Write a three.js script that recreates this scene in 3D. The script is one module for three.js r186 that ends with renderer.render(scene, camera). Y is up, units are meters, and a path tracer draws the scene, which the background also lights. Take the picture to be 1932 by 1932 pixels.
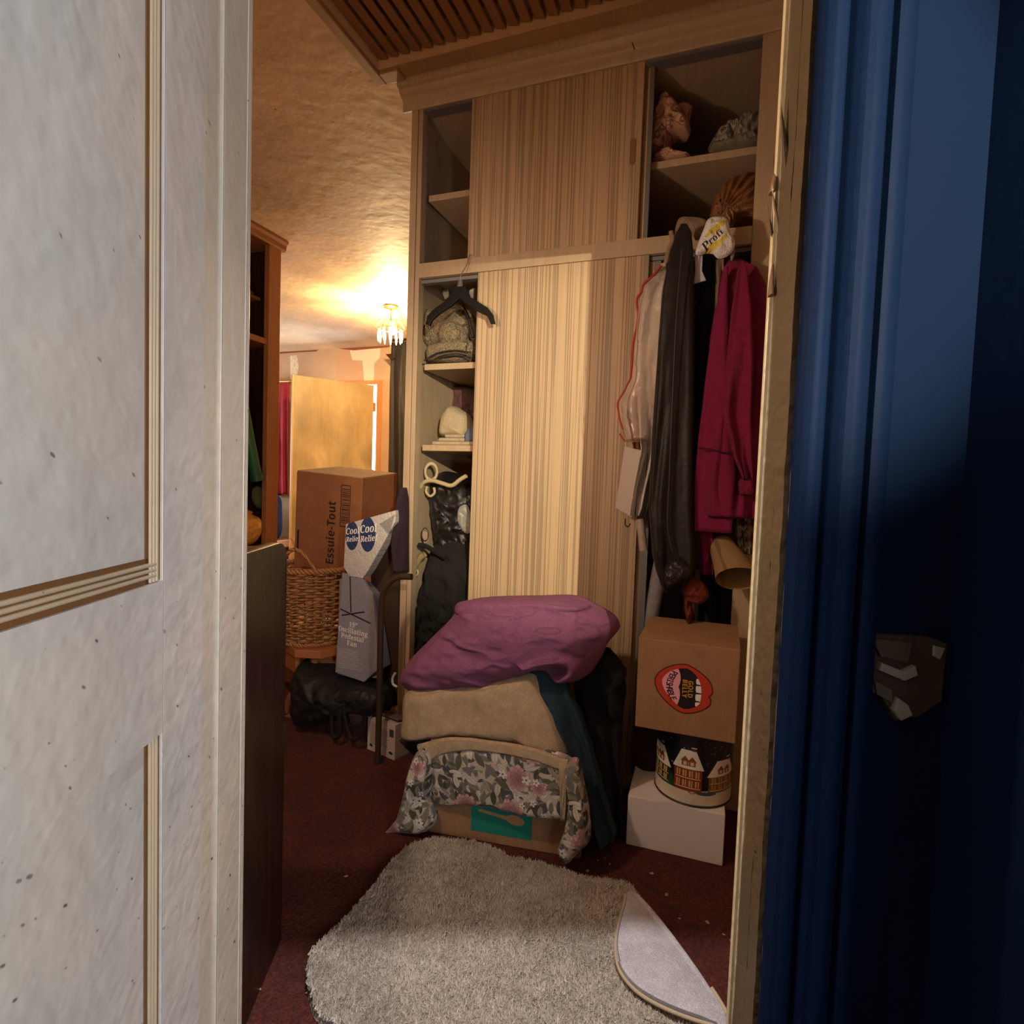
import * as THREE from 'three';
import { RoundedBoxGeometry } from 'three/addons/geometries/RoundedBoxGeometry.js';
import { mergeGeometries, mergeVertices, toCreasedNormals } from 'three/addons/utils/BufferGeometryUtils.js';
import { RectAreaLightUniformsLib } from 'three/addons/lights/RectAreaLightUniformsLib.js';

// ---------- camera, lights, exposure ----------
const scene = new THREE.Scene();
scene.background = new THREE.Color(0x000000);
const renderer = new THREE.WebGLRenderer({ antialias: true });
renderer.toneMapping = THREE.LinearToneMapping;
renderer.toneMappingExposure = 1.0;
renderer.shadowMap.enabled = true;
RectAreaLightUniformsLib.init();
const RAD = Math.PI / 180, PI = Math.PI;
const camera = new THREE.PerspectiveCamera(2 * Math.atan(966 / 1072) / RAD, 1, 0.02, 60);
camera.rotation.order = 'YXZ';
camera.position.set(0, 1.05, 0);
camera.rotation.set(-2.9 * RAD, 20.2 * RAD, 2.0 * RAD);
scene.add(camera);

// the doorway wall stands at an angle to the rest of the house: its own axes, U to the right, V ahead
const TURN = 24.3 * RAD, ct = Math.cos(TURN), st = Math.sin(TURN);
const UV = (u, y, v) => new THREE.Vector3(u * ct - v * st, y, -(u * st + v * ct));
const COL = {
  window: new THREE.Color(0.93, 0.97, 1.0), puck: new THREE.Color(0.95, 0.95, 1.0),
  work: new THREE.Color(1.0, 0.88, 0.62), warm: new THREE.Color(1.0, 0.74, 0.55), bulb: new THREE.Color(1.0, 0.70, 0.34), sky: new THREE.Color(0.8, 0.9, 1.0),
};
const POWER = { window: 14.5, puck: 12.0, work: 28, hall: 2.25, ceiling: 13.5, far: 30 };

// ---------- helpers ----------
let seed = 1234567;
const rnd = () => { seed |= 0; seed = seed + 0x6D2B79F5 | 0; let t = Math.imul(seed ^ seed >>> 15, 1 | seed); t = t + Math.imul(t ^ t >>> 7, 61 | t) ^ t; return ((t ^ t >>> 14) >>> 0) / 4294967296; };
const hash = (x, y, s) => { let h = Math.imul(x, 374761393) + Math.imul(y, 668265263) + Math.imul(s, 974634541) | 0; h = Math.imul(h ^ h >>> 13, 1274126177); return ((h ^ h >>> 16) >>> 0) / 4294967296; };
const mod = (a, n) => ((a % n) + n) % n;
function vnoise(x, y, s = 0, per = 4096) {
  const xi = Math.floor(x), yi = Math.floor(y), fx = x - xi, fy = y - yi;
  const u = fx * fx * (3 - 2 * fx), v = fy * fy * (3 - 2 * fy);
  const a = hash(mod(xi, per), mod(yi, per), s), b = hash(mod(xi + 1, per), mod(yi, per), s), c = hash(mod(xi, per), mod(yi + 1, per), s), d = hash(mod(xi + 1, per), mod(yi + 1, per), s);
  return a + (b - a) * u + (c - a) * v + (a - b - c + d) * u * v;
}
function fbm(x, y, s = 0, o = 4, per = 4096) { let r = 0, a = 0.5, f = 1, n = 0; for (let i = 0; i < o; i++) { r += a * vnoise(x * f, y * f, s + i * 17, per * f); n += a; a *= 0.5; f *= 2; } return r / n; }
const clamp = (v, a = 0, b = 1) => Math.min(b, Math.max(a, v));
const smooth = (a, b, x) => { const t = clamp((x - a) / (b - a)); return t * t * (3 - 2 * t); };
const mix = (a, b, t) => a + (b - a) * t;

function tex(n, m, fn, sx, sy, color = true) {          // fn(x,y in 0..1) -> [r,g,b] sRGB 0..1 (or a grey); sx, sy: metres covered
  const d = new Uint8Array(n * m * 4);
  for (let j = 0; j < m; j++) for (let i = 0; i < n; i++) {
    let c = fn((i + 0.5) / n, (j + 0.5) / m); if (typeof c === 'number') c = [c, c, c];
    const k = (j * n + i) * 4; for (let q = 0; q < 3; q++) d[k + q] = clamp(c[q]) * 255; d[k + 3] = 255;
  }
  const t = new THREE.DataTexture(d, n, m, THREE.RGBAFormat);
  t.wrapS = t.wrapT = THREE.RepeatWrapping; t.magFilter = THREE.LinearFilter; t.minFilter = THREE.LinearMipmapLinearFilter; t.generateMipmaps = true;
  if (color) t.colorSpace = THREE.SRGBColorSpace;
  t.repeat.set(1 / sx, 1 / sy); t.needsUpdate = true; return t;
}
function canvasTex(w, h, draw) {
  const c = document.createElement('canvas'); c.width = w; c.height = h; const g = c.getContext('2d'); draw(g, w, h);
  const t = new THREE.CanvasTexture(c); t.colorSpace = THREE.SRGBColorSpace; t.magFilter = THREE.LinearFilter; return t;
}
const C = (h) => new THREE.Color(h);
const std = (o) => new THREE.MeshStandardMaterial(Object.assign({ roughness: 0.85, side: THREE.DoubleSide }, o));
const phys = (o) => new THREE.MeshPhysicalMaterial(Object.assign({ roughness: 0.6, side: THREE.DoubleSide }, o));
const rgb = (r, g, b) => new THREE.Color().setRGB(r, g, b);

const used = new Map();
function numbered(n) { const k = used.get(n) || 0; used.set(n, k + 1); return k ? n + '_' + String(k).padStart(3, '0') : n; }
const userOf = (label, category, group, kind) => { const u = {}; if (label) u.label = label; if (category) u.category = category; if (group) u.group = group; if (kind) u.kind = kind; return u; };
function thing(name, label, category, at = [0, 0, 0], turn = 0, group, kind) {
  const o = new THREE.Group(); o.name = numbered(name); o.position.set(...at); o.rotation.y = turn; scene.add(o);
  o.userData = userOf(label, category, group, kind); o.updateMatrixWorld(true); return o;
}
const doorThing = (name, label, category, u, y, v, kind) => thing(name, label, category, UV(u, y, v).toArray(), TURN, undefined, kind);
function uvMetres(g) {
  const p = g.attributes.position, n = g.attributes.normal, a = new Float32Array(p.count * 2);
  for (let i = 0; i < p.count; i++) {
    const ax = Math.abs(n.getX(i)), ay = Math.abs(n.getY(i)), az = Math.abs(n.getZ(i));
    let u, v; if (ay > ax && ay > az) { u = p.getX(i); v = p.getZ(i); } else if (ax > az) { u = p.getZ(i); v = p.getY(i); } else { u = p.getX(i); v = p.getY(i); }
    a[2 * i] = u; a[2 * i + 1] = v;
  }
  g.setAttribute('uv', new THREE.BufferAttribute(a, 2)); return g;
}
// a part: its geometry is given in world axes (or, with frame 'D', in the doorway's axes) and stored relative to its parent
const DM = new THREE.Matrix4().makeRotationY(TURN);
function part(parent, name, geo, mat, o = {}) {
  if (Array.isArray(geo)) geo = mergeGeometries(geo.map(g => { const q = g.index ? g.toNonIndexed() : g; for (const k of Object.keys(q.attributes)) if (!['position', 'normal', 'uv'].includes(k)) q.deleteAttribute(k); return q; }));
  if (!o.keep) uvMetres(geo);
  if (o.door) geo.applyMatrix4(DM);
  parent.updateWorldMatrix(true, false);
  if (!o.local) geo.applyMatrix4(parent.matrixWorld.clone().invert());
  const m = new THREE.Mesh(geo, mat); m.name = o.top ? numbered(name) : name; m.castShadow = m.receiveShadow = true;
  if (o.label || o.kind) m.userData = userOf(o.label, undefined, undefined, o.kind);
  parent.add(m); return m;
}
function struct(name, geo, mat, o = {}) { const m = part(scene, name, geo, mat, { ...o, top: true, kind: undefined }); m.userData = { kind: 'structure', label: o.label, category: o.category }; if (!o.label) delete m.userData.label; if (!o.category) delete m.userData.category; return m; }
const bx = (x0, x1, y0, y1, z0, z1, r = 0) => { const w = x1 - x0, h = y1 - y0, d = z1 - z0; const g = r ? new RoundedBoxGeometry(w, h, d, 2, Math.min(r, w / 2.01, h / 2.01, d / 2.01)) : new THREE.BoxGeometry(w, h, d); g.translate((x0 + x1) / 2, (y0 + y1) / 2, (z0 + z1) / 2); return g; };
// the same in the doorway's axes: u, y, v
const bd = (u0, u1, y0, y1, v0, v1, r = 0) => bx(u0, u1, y0, y1, -v1, -v0, r);
const cyl = (x, y0, y1, z, r0, r1 = r0, n = 20) => new THREE.CylinderGeometry(r1, r0, y1 - y0, n).translate(x, (y0 + y1) / 2, z);
const tube = (pts, r, n = 24, m = 6, closed = false) => new THREE.TubeGeometry(new THREE.CatmullRomCurve3(pts.map(p => new THREE.Vector3(...p)), closed, 'centripetal'), n, r, m, closed);
const ball = (x, y, z, r, n = 16) => new THREE.SphereGeometry(r, n, Math.max(6, n >> 1)).translate(x, y, z);
function extrude(pts, depth, place, bevel = 0, holes) {
  const s = new THREE.Shape(pts.map(p => new THREE.Vector2(...p))); if (holes) for (const h of holes) s.holes.push(new THREE.Path(h.map(p => new THREE.Vector2(...p))));
  const g = new THREE.ExtrudeGeometry(s, { depth, bevelEnabled: bevel > 0, bevelSize: bevel, bevelThickness: bevel, bevelSegments: 2, curveSegments: 8 }); if (place) g.applyMatrix4(place); return g;
}
function flip(g) { g = g.index ? g.toNonIndexed() : g; const p = g.attributes.position; for (let i = 0; i < p.count; i += 3) { const a = [p.getX(i + 1), p.getY(i + 1), p.getZ(i + 1)]; p.setXYZ(i + 1, p.getX(i + 2), p.getY(i + 2), p.getZ(i + 2)); p.setXYZ(i + 2, ...a); } g.computeVertexNormals(); return toCreasedNormals(g, 0.7); }
const slab = (pts, z, depth, bevel = 0) => extrude(pts, depth, new THREE.Matrix4().makeTranslation(0, 0, z), bevel);   // outline in x,y; from z towards the viewer
function indexed(pos, idx, uvs) {
  const g = new THREE.BufferGeometry(); g.setAttribute('position', new THREE.Float32BufferAttribute(pos, 3)); if (uvs) g.setAttribute('uv', new THREE.Float32BufferAttribute(uvs, 2));
  g.setIndex(idx); g.computeVertexNormals(); return g;
}
function outlinePts(pts, n, curve = true) {
  if (curve) return new THREE.CatmullRomCurve3(pts.map(p => new THREE.Vector3(p[0], p[1], 0)), true, 'centripetal').getSpacedPoints(n).slice(0, n).map(v => [v.x, v.y]);
  return pts;
}
// soft thing: an outline in x,y filled out to a rounded body of thickness 2t around z, with folds
function blob(pts, z, t, o = {}) {
  const n = o.n || 96, rings = o.rings || 20, B = outlinePts(pts, n), c = o.c || [B.reduce((s, p) => s + p[0], 0) / n, B.reduce((s, p) => s + p[1], 0) / n];
  const pos = [], idx = [], f = o.fold || 0, fs = o.fscale || 18, sd = o.seed || 3, fx = o.fx ?? 1, fy = o.fy ?? 1, pw = o.pow || 2.4, back = o.back ?? 1;
  for (const side of [1, -1]) {
    const base = pos.length / 3; pos.push(c[0], c[1], 0);
    for (let k = 1; k <= rings; k++) for (let i = 0; i < n; i++) { const s = k / rings; pos.push(c[0] + (B[i][0] - c[0]) * s, c[1] + (B[i][1] - c[1]) * s, 0); }
    for (let k = 0; k <= rings; k++) for (let i = 0; i < (k ? n : 1); i++) {
      const q = base + (k ? 1 + (k - 1) * n + i : 0), s = k / rings, x = pos[3 * q], y = pos[3 * q + 1];
      const env = Math.pow(1 - Math.pow(s, pw), 1 / 1.9);
      let h = t * env * (side > 0 ? 1 : back);
      const w = fbm(x * fs * fx + 31.7, y * fs * fy + 11.3, sd, 3), rid = 1 - Math.abs(2 * w - 1);
      h += f * (rid - 0.55) * smooth(1, 0.8, s) * (side > 0 ? 1 : 0.4);
      if (o.lump) h += o.lump(x, y, s) * (side > 0 ? 1 : 0.3);
      pos[3 * q + 2] = z + side * h;
    }
    for (let i = 0; i < n; i++) { const j = (i + 1) % n; side > 0 ? idx.push(base, base + 1 + i, base + 1 + j) : idx.push(base, base + 1 + j, base + 1 + i); }
    for (let k = 0; k < rings - 1; k++) for (let i = 0; i < n; i++) {
      const j = (i + 1) % n, a = base + 1 + k * n + i, b = base + 1 + k * n + j, cc = a + n, d = b + n;
      side > 0 ? idx.push(a, cc, b, b, cc, d) : idx.push(a, b, cc, b, d, cc);
    }
  }
  const area = B.reduce((s, p, i) => s + p[0] * B[(i + 1) % n][1] - B[(i + 1) % n][0] * p[1], 0);
  if (area < 0) for (let i = 0; i < idx.length; i += 3) { const q = idx[i]; idx[i] = idx[i + 1]; idx[i + 1] = q; }
  return mergeVertices(indexed(pos, idx), 1e-5);
}
// hanging cloth: rows [left x, right x, y] from top to bottom, closed rings of depth d with pleats
function hang(rows, z, d, o = {}) {
  const n = o.n || 56, m = o.m || 60, k = o.k || 5, A = o.amp ?? 0.18, sd = o.seed || 5, pos = [], idx = [];
  const ys = rows.map(r => r[2]); const at = (y) => { let i = 0; while (i < rows.length - 2 && y < ys[i + 1]) i++; const t = clamp((ys[i] - y) / (ys[i] - ys[i + 1] || 1)), s = t * t * (3 - 2 * t) * 0.5 + t * 0.5; return [mix(rows[i][0], rows[i + 1][0], s), mix(rows[i][1], rows[i + 1][1], s)]; };
  const y0 = ys[0], y1 = ys[ys.length - 1];
  for (let j = 0; j <= m; j++) {
    const t = j / m, y = mix(y0, y1, t), [l, r] = at(y), cx = (l + r) / 2, a = (r - l) / 2, end = Math.min(1, 0.25 + 6 * t);
    for (let i = 0; i < n; i++) {
      const th = i / n * 2 * PI, w = fbm(Math.cos(th) * 1.6 + 9 + t * (o.drift ?? 1.2), Math.sin(th) * 1.6 + 5 + t * (o.vert ?? 2.2), sd, 3) - 0.5;
      const pl = A * (Math.sin(k * th + 3 * w + t * (o.twist ?? 0.8)) * 0.6 + w * 1.4) * (0.35 + 0.65 * t);
      const ce = Math.cos(th), se = Math.sin(th), e = 0.75, px = Math.sign(ce) * Math.pow(Math.abs(ce), e), pz = Math.sign(se) * Math.pow(Math.abs(se), e);
      const dd = (typeof d === 'function' ? d(t) : d) * end;
      pos.push(cx + a * px * (1 + pl * 0.12), y + (j === m ? (o.hem || 0) * (w) : 0), z + dd * pz * (1 + pl * 1.6) + dd * pl * 0.9);
    }
  }
  for (let j = 0; j < m; j++) for (let i = 0; i < n; i++) { const a = j * n + i, b = j * n + (i + 1) % n; idx.push(a, b, a + n, b, b + n, a + n); }
  const avg = (j) => { let x = 0, y = 0, zz = 0; for (let i = 0; i < n; i++) { x += pos[3 * (j * n + i)]; y += pos[3 * (j * n + i) + 1]; zz += pos[3 * (j * n + i) + 2]; } return [x / n, y / n, zz / n]; };
  const ti = pos.length / 3; pos.push(...avg(0)); const bi = ti + 1; const ab = avg(m); pos.push(ab[0], ab[1] + 0.004, ab[2]);
  for (let i = 0; i < n; i++) { idx.push(ti, (i + 1) % n, i); idx.push(bi, m * n + i, m * n + (i + 1) % n); }
  const g = indexed(pos, idx); return g;
}
// a strip of cloth between an upper and a lower edge, with thickness
function band(up, lo, z, t, o = {}) {
  const n = 80, m = 10, cu = new THREE.CatmullRomCurve3(up.map(p => new THREE.Vector3(p[0], p[1], 0))), cl = new THREE.CatmullRomCurve3(lo.map(p => new THREE.Vector3(p[0], p[1], 0))), pos = [], idx = [];
  for (const side of [1, -1]) { const b = pos.length / 3;
    for (let i = 0; i <= n; i++) { const a = cu.getPointAt(i / n), c = cl.getPointAt(i / n); for (let j = 0; j <= m; j++) { const q = j / m, x = mix(a.x, c.x, q), y = mix(a.y, c.y, q), e = Math.sqrt(Math.max(0, 1 - Math.pow(Math.abs(2 * q - 1), 6))) * Math.sqrt(Math.max(0, 1 - Math.pow(Math.abs(2 * i / n - 1), 30))); pos.push(x, y, z + side * t * e + (o.fold || 0) * (fbm(x * 25, y * 10, 7, 3) - 0.5) * e); } }
    for (let i = 0; i < n; i++) for (let j = 0; j < m; j++) { const a = b + i * (m + 1) + j, c = a + m + 1; side > 0 ? idx.push(a, a + 1, c, a + 1, c + 1, c) : idx.push(a, c, a + 1, a + 1, c, c + 1); } }
  return mergeVertices(indexed(pos, idx), 1e-5);
}
function fitUV(g, pts) {                                  // print: texture laid once over the outline's box
  const b = new THREE.Box2().setFromPoints(pts.map(p => new THREE.Vector2(...p))), p = g.attributes.position, a = new Float32Array(p.count * 2);
  for (let i = 0; i < p.count; i++) { a[2 * i] = (p.getX(i) - b.min.x) / (b.max.x - b.min.x); a[2 * i + 1] = (p.getY(i) - b.min.y) / (b.max.y - b.min.y); }
  g.setAttribute('uv', new THREE.BufferAttribute(a, 2)); return g;
}

// ---------- materials ----------
const T = {};
T.rib = tex(1024, 256, (x, y) => { const l = fbm(x * 150, y * 3, 3, 2, 150), w = fbm(x * 40, y * 3, 8, 2, 40), s = fbm(x * 420, y * 12, 21, 1, 420); const k = 0.92 - 0.16 * smooth(0.52, 0.66, l) + 0.07 * (w - 0.5) + 0.06 * (s - 0.5); return [0.80 * k, 0.68 * k, 0.53 * k]; }, 0.62, 2.6);
T.ribB = tex(1024, 64, (x, y) => { const l = fbm(x * 150, y * 3, 3, 2, 150); return 1 - smooth(0.5, 0.68, l) * 0.85; }, 0.62, 2.6, false);
T.paint = tex(256, 256, (x, y) => { const a = fbm(x * 6, y * 3, 31, 4, 6), b = fbm(x * 60, y * 12, 37, 2, 60); const k = 0.93 + 0.1 * (a - 0.5) + 0.07 * (b - 0.5); return [0.76 * k, 0.66 * k, 0.53 * k]; }, 0.5, 0.8);
T.plaster = tex(1024, 1024, (x, y) => { const a = fbm(x * 8, y * 8, 41, 5, 8), b = fbm(x * 90, y * 90, 43, 2, 90), c = fbm(x * 3, y * 3, 47, 3, 3); let k = 0.93 + 0.16 * (a - 0.5) + 0.06 * (b - 0.5) - 0.10 * smooth(0.55, 0.75, c); const sp = hash(Math.floor(x * 300), Math.floor(y * 300), 5) > 0.9994 ? 0.55 : 1; k *= sp; return [0.90 * k, 0.77 * k, 0.62 * k]; }, 2.2, 2.2);
T.plasterB = tex(1024, 1024, (x, y) => 0.5 * fbm(x * 40, y * 40, 51, 4, 40) + 0.5 * fbm(x * 9 + 2 * fbm(x * 5, y * 5, 3, 2, 5), y * 9, 53, 3, 9), 2.2, 2.2, false);
const specks = []; for (let i = 0; i < 420; i++) { const low = rnd() < 0.7; specks.push([rnd(), low ? 0.5 + 0.5 * rnd() : rnd(), 0.0016 + 0.0030 * rnd() * rnd(), 0.4 + rnd() * 1.0, 0.4 + 0.6 * rnd()]); }
T.door = canvasTex(1024, 2048, (g, w, h) => {           // 0.9 m x 1.85 m
  const im = g.createImageData(w, h);
  for (let j = 0; j < h; j++) for (let i = 0; i < w; i++) { const x = i / w * 0.9, y = j / h * 1.85, a = fbm(x * 7, y * 7, 61, 3), b = fbm(x * 70, y * 45, 63, 2), d = fbm((x + 0.5 * y) * 40, (y - 0.5 * x) * 12, 67, 3); const k = 0.955 + 0.07 * (a - 0.5) + 0.05 * (b - 0.5) + 0.05 * (d - 0.5) - 0.03 * smooth(0.64, 0.8, d); const q = (j * w + i) * 4, wm = 0.05 * (a - 0.5); im.data[q] = 255 * clamp(0.855 * k + wm); im.data[q + 1] = 255 * clamp(0.82 * k); im.data[q + 2] = 255 * clamp(0.785 * k - wm); im.data[q + 3] = 255; }
  g.putImageData(im, 0, 0);
  for (const [x, y, r, s, a] of specks) { g.save(); g.translate(x * w, y * h); g.rotate(-1.1 + s * 0.5); g.scale(1, 0.42); g.fillStyle = `rgba(58,50,44,${a * 0.8})`; g.beginPath(); g.arc(0, 0, r * w * s, 0, 7); g.fill(); g.restore(); }
  g.lineCap = 'round'; for (let i = 0; i < 46; i++) { const x = rnd() * w, y = rnd() * h, l = 30 + rnd() * 110; g.strokeStyle = `rgba(228,222,208,${0.15 + 0.2 * rnd()})`; g.lineWidth = 1 + rnd() * 3; g.beginPath(); g.moveTo(x, y); g.lineTo(x + rnd() * 8 - 4, y + l); g.stroke(); }
});
T.door.wrapS = T.door.wrapT = THREE.RepeatWrapping; T.door.repeat.set(1 / 0.9, 1 / 1.85);
T.doorB = tex(512, 512, (x, y) => 0.6 * fbm(x * 14, y * 14, 81, 4, 14) + 0.4 * fbm(x * 34, y * 34, 83, 2, 34), 0.45, 0.45, false);
T.carpet = tex(512, 512, (x, y) => { const a = fbm(x * 128, y * 128, 91, 2, 128), b = fbm(x * 8, y * 8, 93, 4, 8); const k = 0.62 + 0.55 * (a - 0.3) + 0.25 * (b - 0.5); return [0.43 * k, 0.165 * k, 0.12 * k]; }, 0.5, 0.5);
T.carpetB = tex(512, 512, (x, y) => fbm(x * 128, y * 128, 91, 2, 128), 0.5, 0.5, false);
T.card = tex(256, 256, (x, y) => { const a = fbm(x * 8, y * 8, 101, 4, 8), b = fbm(x * 110, y * 4, 103, 1, 110); const k = 0.93 + 0.12 * (a - 0.5) + 0.05 * (b - 0.5); return [0.67 * k, 0.50 * k, 0.35 * k]; }, 0.3, 0.3);
T.darkwood = tex(256, 512, (x, y) => { const a = fbm(x * 16 + 2 * fbm(x * 3, y * 2, 5, 3, 3), y * 2, 111, 4, 16), b = fbm(x * 90, y * 4, 113, 2, 90); const k = 0.35 + 0.9 * a * 0.7 + 0.35 * (b - 0.5); return [0.27 * k, 0.145 * k, 0.085 * k]; }, 0.3, 0.6);
T.ply = tex(512, 768, (x, y) => { const a = fbm(x * 7 + 2 * fbm(x * 3, y * 6, 9, 3), y * 7, 121, 4), b = fbm(x * 150, y * 12, 123, 2); const k = 0.86 + 0.36 * (a - 0.5) + 0.08 * (b - 0.5); return [0.76 * k, 0.65 * k, 0.46 * k]; }, 1.1, 2.2);
T.cloth = tex(256, 256, (x, y) => { const a = fbm(x * 64, y * 64, 131, 2, 64), b = fbm(x * 6, y * 6, 133, 3, 6); return 0.88 + 0.2 * (a - 0.5) + 0.1 * (b - 0.5); }, 0.12, 0.12);
T.clothB = tex(256, 256, (x, y) => 0.5 + 0.25 * Math.sin(x * 64 * 2 * PI) * Math.sin(y * 64 * 2 * PI) + 0.5 * (fbm(x * 20, y * 20, 137, 3, 20) - 0.5), 0.12, 0.12, false);
T.fuzz = tex(256, 256, (x, y) => fbm(x * 48, y * 48, 141, 3, 48), 0.1, 0.1, false);
T.fuzzC = tex(256, 256, (x, y) => { const k = 0.72 + 0.6 * (fbm(x * 48, y * 48, 141, 3, 48) - 0.4); return [k, k * 0.97, k * 0.92]; }, 0.1, 0.1);
T.crinkle = tex(512, 512, (x, y) => { const a = fbm(x * 6, y * 6, 151, 2, 6), b = fbm(x * 14, y * 14, 153, 2, 14); return 0.6 * (1 - Math.abs(2 * a - 1)) + 0.4 * (1 - Math.abs(2 * b - 1)); }, 0.3, 0.3, false);

const M = {};
M.rib = std({ map: T.rib, bumpMap: T.ribB, bumpScale: 0.0012, roughness: 0.55 });
M.paint = std({ map: T.paint, roughness: 0.5 });
M.inside = M.paint;
M.plaster = std({ map: T.plaster, bumpMap: T.plasterB, bumpScale: 0.006, roughness: 0.62 });
M.whiteDoor = std({ map: T.door, bumpMap: T.doorB, bumpScale: 0.0022, roughness: 0.42 });
M.jambPaint = std({ map: T.door, color: C(0xfff8ec), bumpMap: T.doorB, bumpScale: 0.0016, roughness: 0.38 });
M.oldPaint = std({ map: T.door, color: C(0x7a684c), bumpMap: T.doorB, bumpScale: 0.003, roughness: 0.4 });
M.bareWood = std({ color: C(0x8b6a4c), roughness: 0.7 });
M.navy = phys({ color: rgb(0.0050, 0.0130, 0.042), bumpMap: T.doorB, bumpScale: 0.0006, roughness: 0.55, specularIntensity: 0.08 });
M.black = std({ color: rgb(0.018, 0.017, 0.016), roughness: 0.8 });
M.nearWall = std({ color: rgb(0.16, 0.14, 0.12), roughness: 0.9 });
M.carpet = std({ map: T.carpet, bumpMap: T.carpetB, bumpScale: 0.004, roughness: 1 });
M.card = std({ map: T.card, roughness: 0.9 });
M.darkwood = std({ map: T.darkwood, roughness: 0.35 });
M.slat = std({ map: T.paint, color: C(0xc9a88c), roughness: 0.75 });
M.ply = std({ map: T.ply, roughness: 0.5 });
M.brass = std({ color: rgb(0.42, 0.25, 0.09), roughness: 0.3, metalness: 0.9 });
M.steel = std({ color: rgb(0.42, 0.42, 0.42), roughness: 0.35, metalness: 0.85 });
M.alu = std({ color: rgb(0.20, 0.19, 0.185), roughness: 0.5, metalness: 0.3 });
M.chairwood = std({ map: T.darkwood, color: C(0xffffff), roughness: 0.4 });
const fabric = (c, o = {}) => std({ map: T.cloth, color: C(c), bumpMap: T.clothB, bumpScale: 0.0008, roughness: 0.95, ...o });
M.orangeWood = std({ color: rgb(0.36, 0.13, 0.045), roughness: 0.4 });

// ---------- the hall: floor, ceiling, walls ----------
const CEIL = 2.55, HEAD = 1.812;
struct('floor', bx(-6.4, 2.2, -0.1, 0, -6.4, 3.0), M.carpet, { label: 'dark red low pile carpet', category: 'floor' });
// ceiling with an opening for the louvre
const hx0 = -1.267, hx1 = 0.02, hz0 = -1.85, hz1 = -0.99;
struct('ceiling', [bx(-6.4, hx0, CEIL, CEIL + 0.12, -6.4, 3.2), bx(hx1, 2.2, CEIL, CEIL + 0.12, -6.4, 3.2), bx(hx0, hx1, CEIL, CEIL + 0.12, -6.4, hz0), bx(hx0, hx1, CEIL, CEIL + 0.12, hz1, 3.2)], M.plaster, { label: 'cream textured plaster ceiling', category: 'ceiling' });
{
  const louv = thing('ceiling_louver', 'brown slatted louvre panel recessed in the ceiling above the closet', 'louver', [hx0, CEIL, hz0]);
  part(louv, 'recess_box', [bx(hx0 - 0.03, hx0, CEIL + 0.121, 2.78, hz0 - 0.03, hz1 + 0.03), bx(hx1, hx1 + 0.03, CEIL + 0.121, 2.78, hz0 - 0.03, hz1 + 0.03), bx(hx0, hx1, CEIL + 0.121, 2.78, hz0 - 0.03, hz0), bx(hx0, hx1, CEIL + 0.121, 2.78, hz1, hz1 + 0.03), bx(hx0 - 0.03, hx1 + 0.03, 2.78, 2.81, hz0 - 0.03, hz1 + 0.03)], M.slat);
  const sg = new RoundedBoxGeometry(0.036, 0.010, hz1 - hz0 - 0.004, 2, 0.004); uvMetres(sg);
  const ns = Math.floor((hx1 - hx0) / 0.0462);
  for (let i = 0; i < ns; i++) {
    const m = part(louv, 'slat', sg, M.slat, { local: true, keep: true });
    m.position.set(0.026 + i * 0.0462, 0.035, (hz1 - hz0) / 2); m.rotation.z = -0.20;
  }
  const trimM = std({ map: T.paint, color: C(0xe8d9c4), roughness: 0.5 });
  const t = 0.034;
  part(louv, 'frame_strip', bx(hx0 - t, hx0 + 0.004, CEIL - 0.016, CEIL + 0.001, hz0 - t - 0.02, hz1 + t, 0.004), trimM);
  part(louv, 'frame_strip', bx(hx0 + 0.005, -1.184, CEIL - 0.016, CEIL + 0.001, hz0 - t - 0.02, hz0 + 0.004, 0.004), trimM); part(louv, 'frame_strip', bx(-1.183, hx1 + t, CEIL - 0.004, CEIL + 0.001, hz0 - t - 0.02, hz0 + 0.004, 0.001), trimM);
  part(louv, 'frame_strip', bx(hx1 - 0.004, hx1 + t, CEIL - 0.016, CEIL + 0.001, hz0 + 0.005, hz1 + t, 0.004), trimM);
  part(louv, 'frame_strip', bx(hx0 + 0.005, hx1 - 0.005, CEIL - 0.016, CEIL + 0.001, hz1 - 0.004, hz1 + t, 0.004), trimM);
}
// outer walls of the hall
struct('wall_left', bx(-6.4, -6.3, 0, CEIL, -6.2, 2.6), M.plaster);
struct('wall_right', bx(0.32, 0.42, 0, CEIL, -6.2, -1.08), M.plaster);
struct('wall_behind_closet', bx(-1.19, 0.32, 0, CEIL, -2.72, -2.60), M.plaster);
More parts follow.
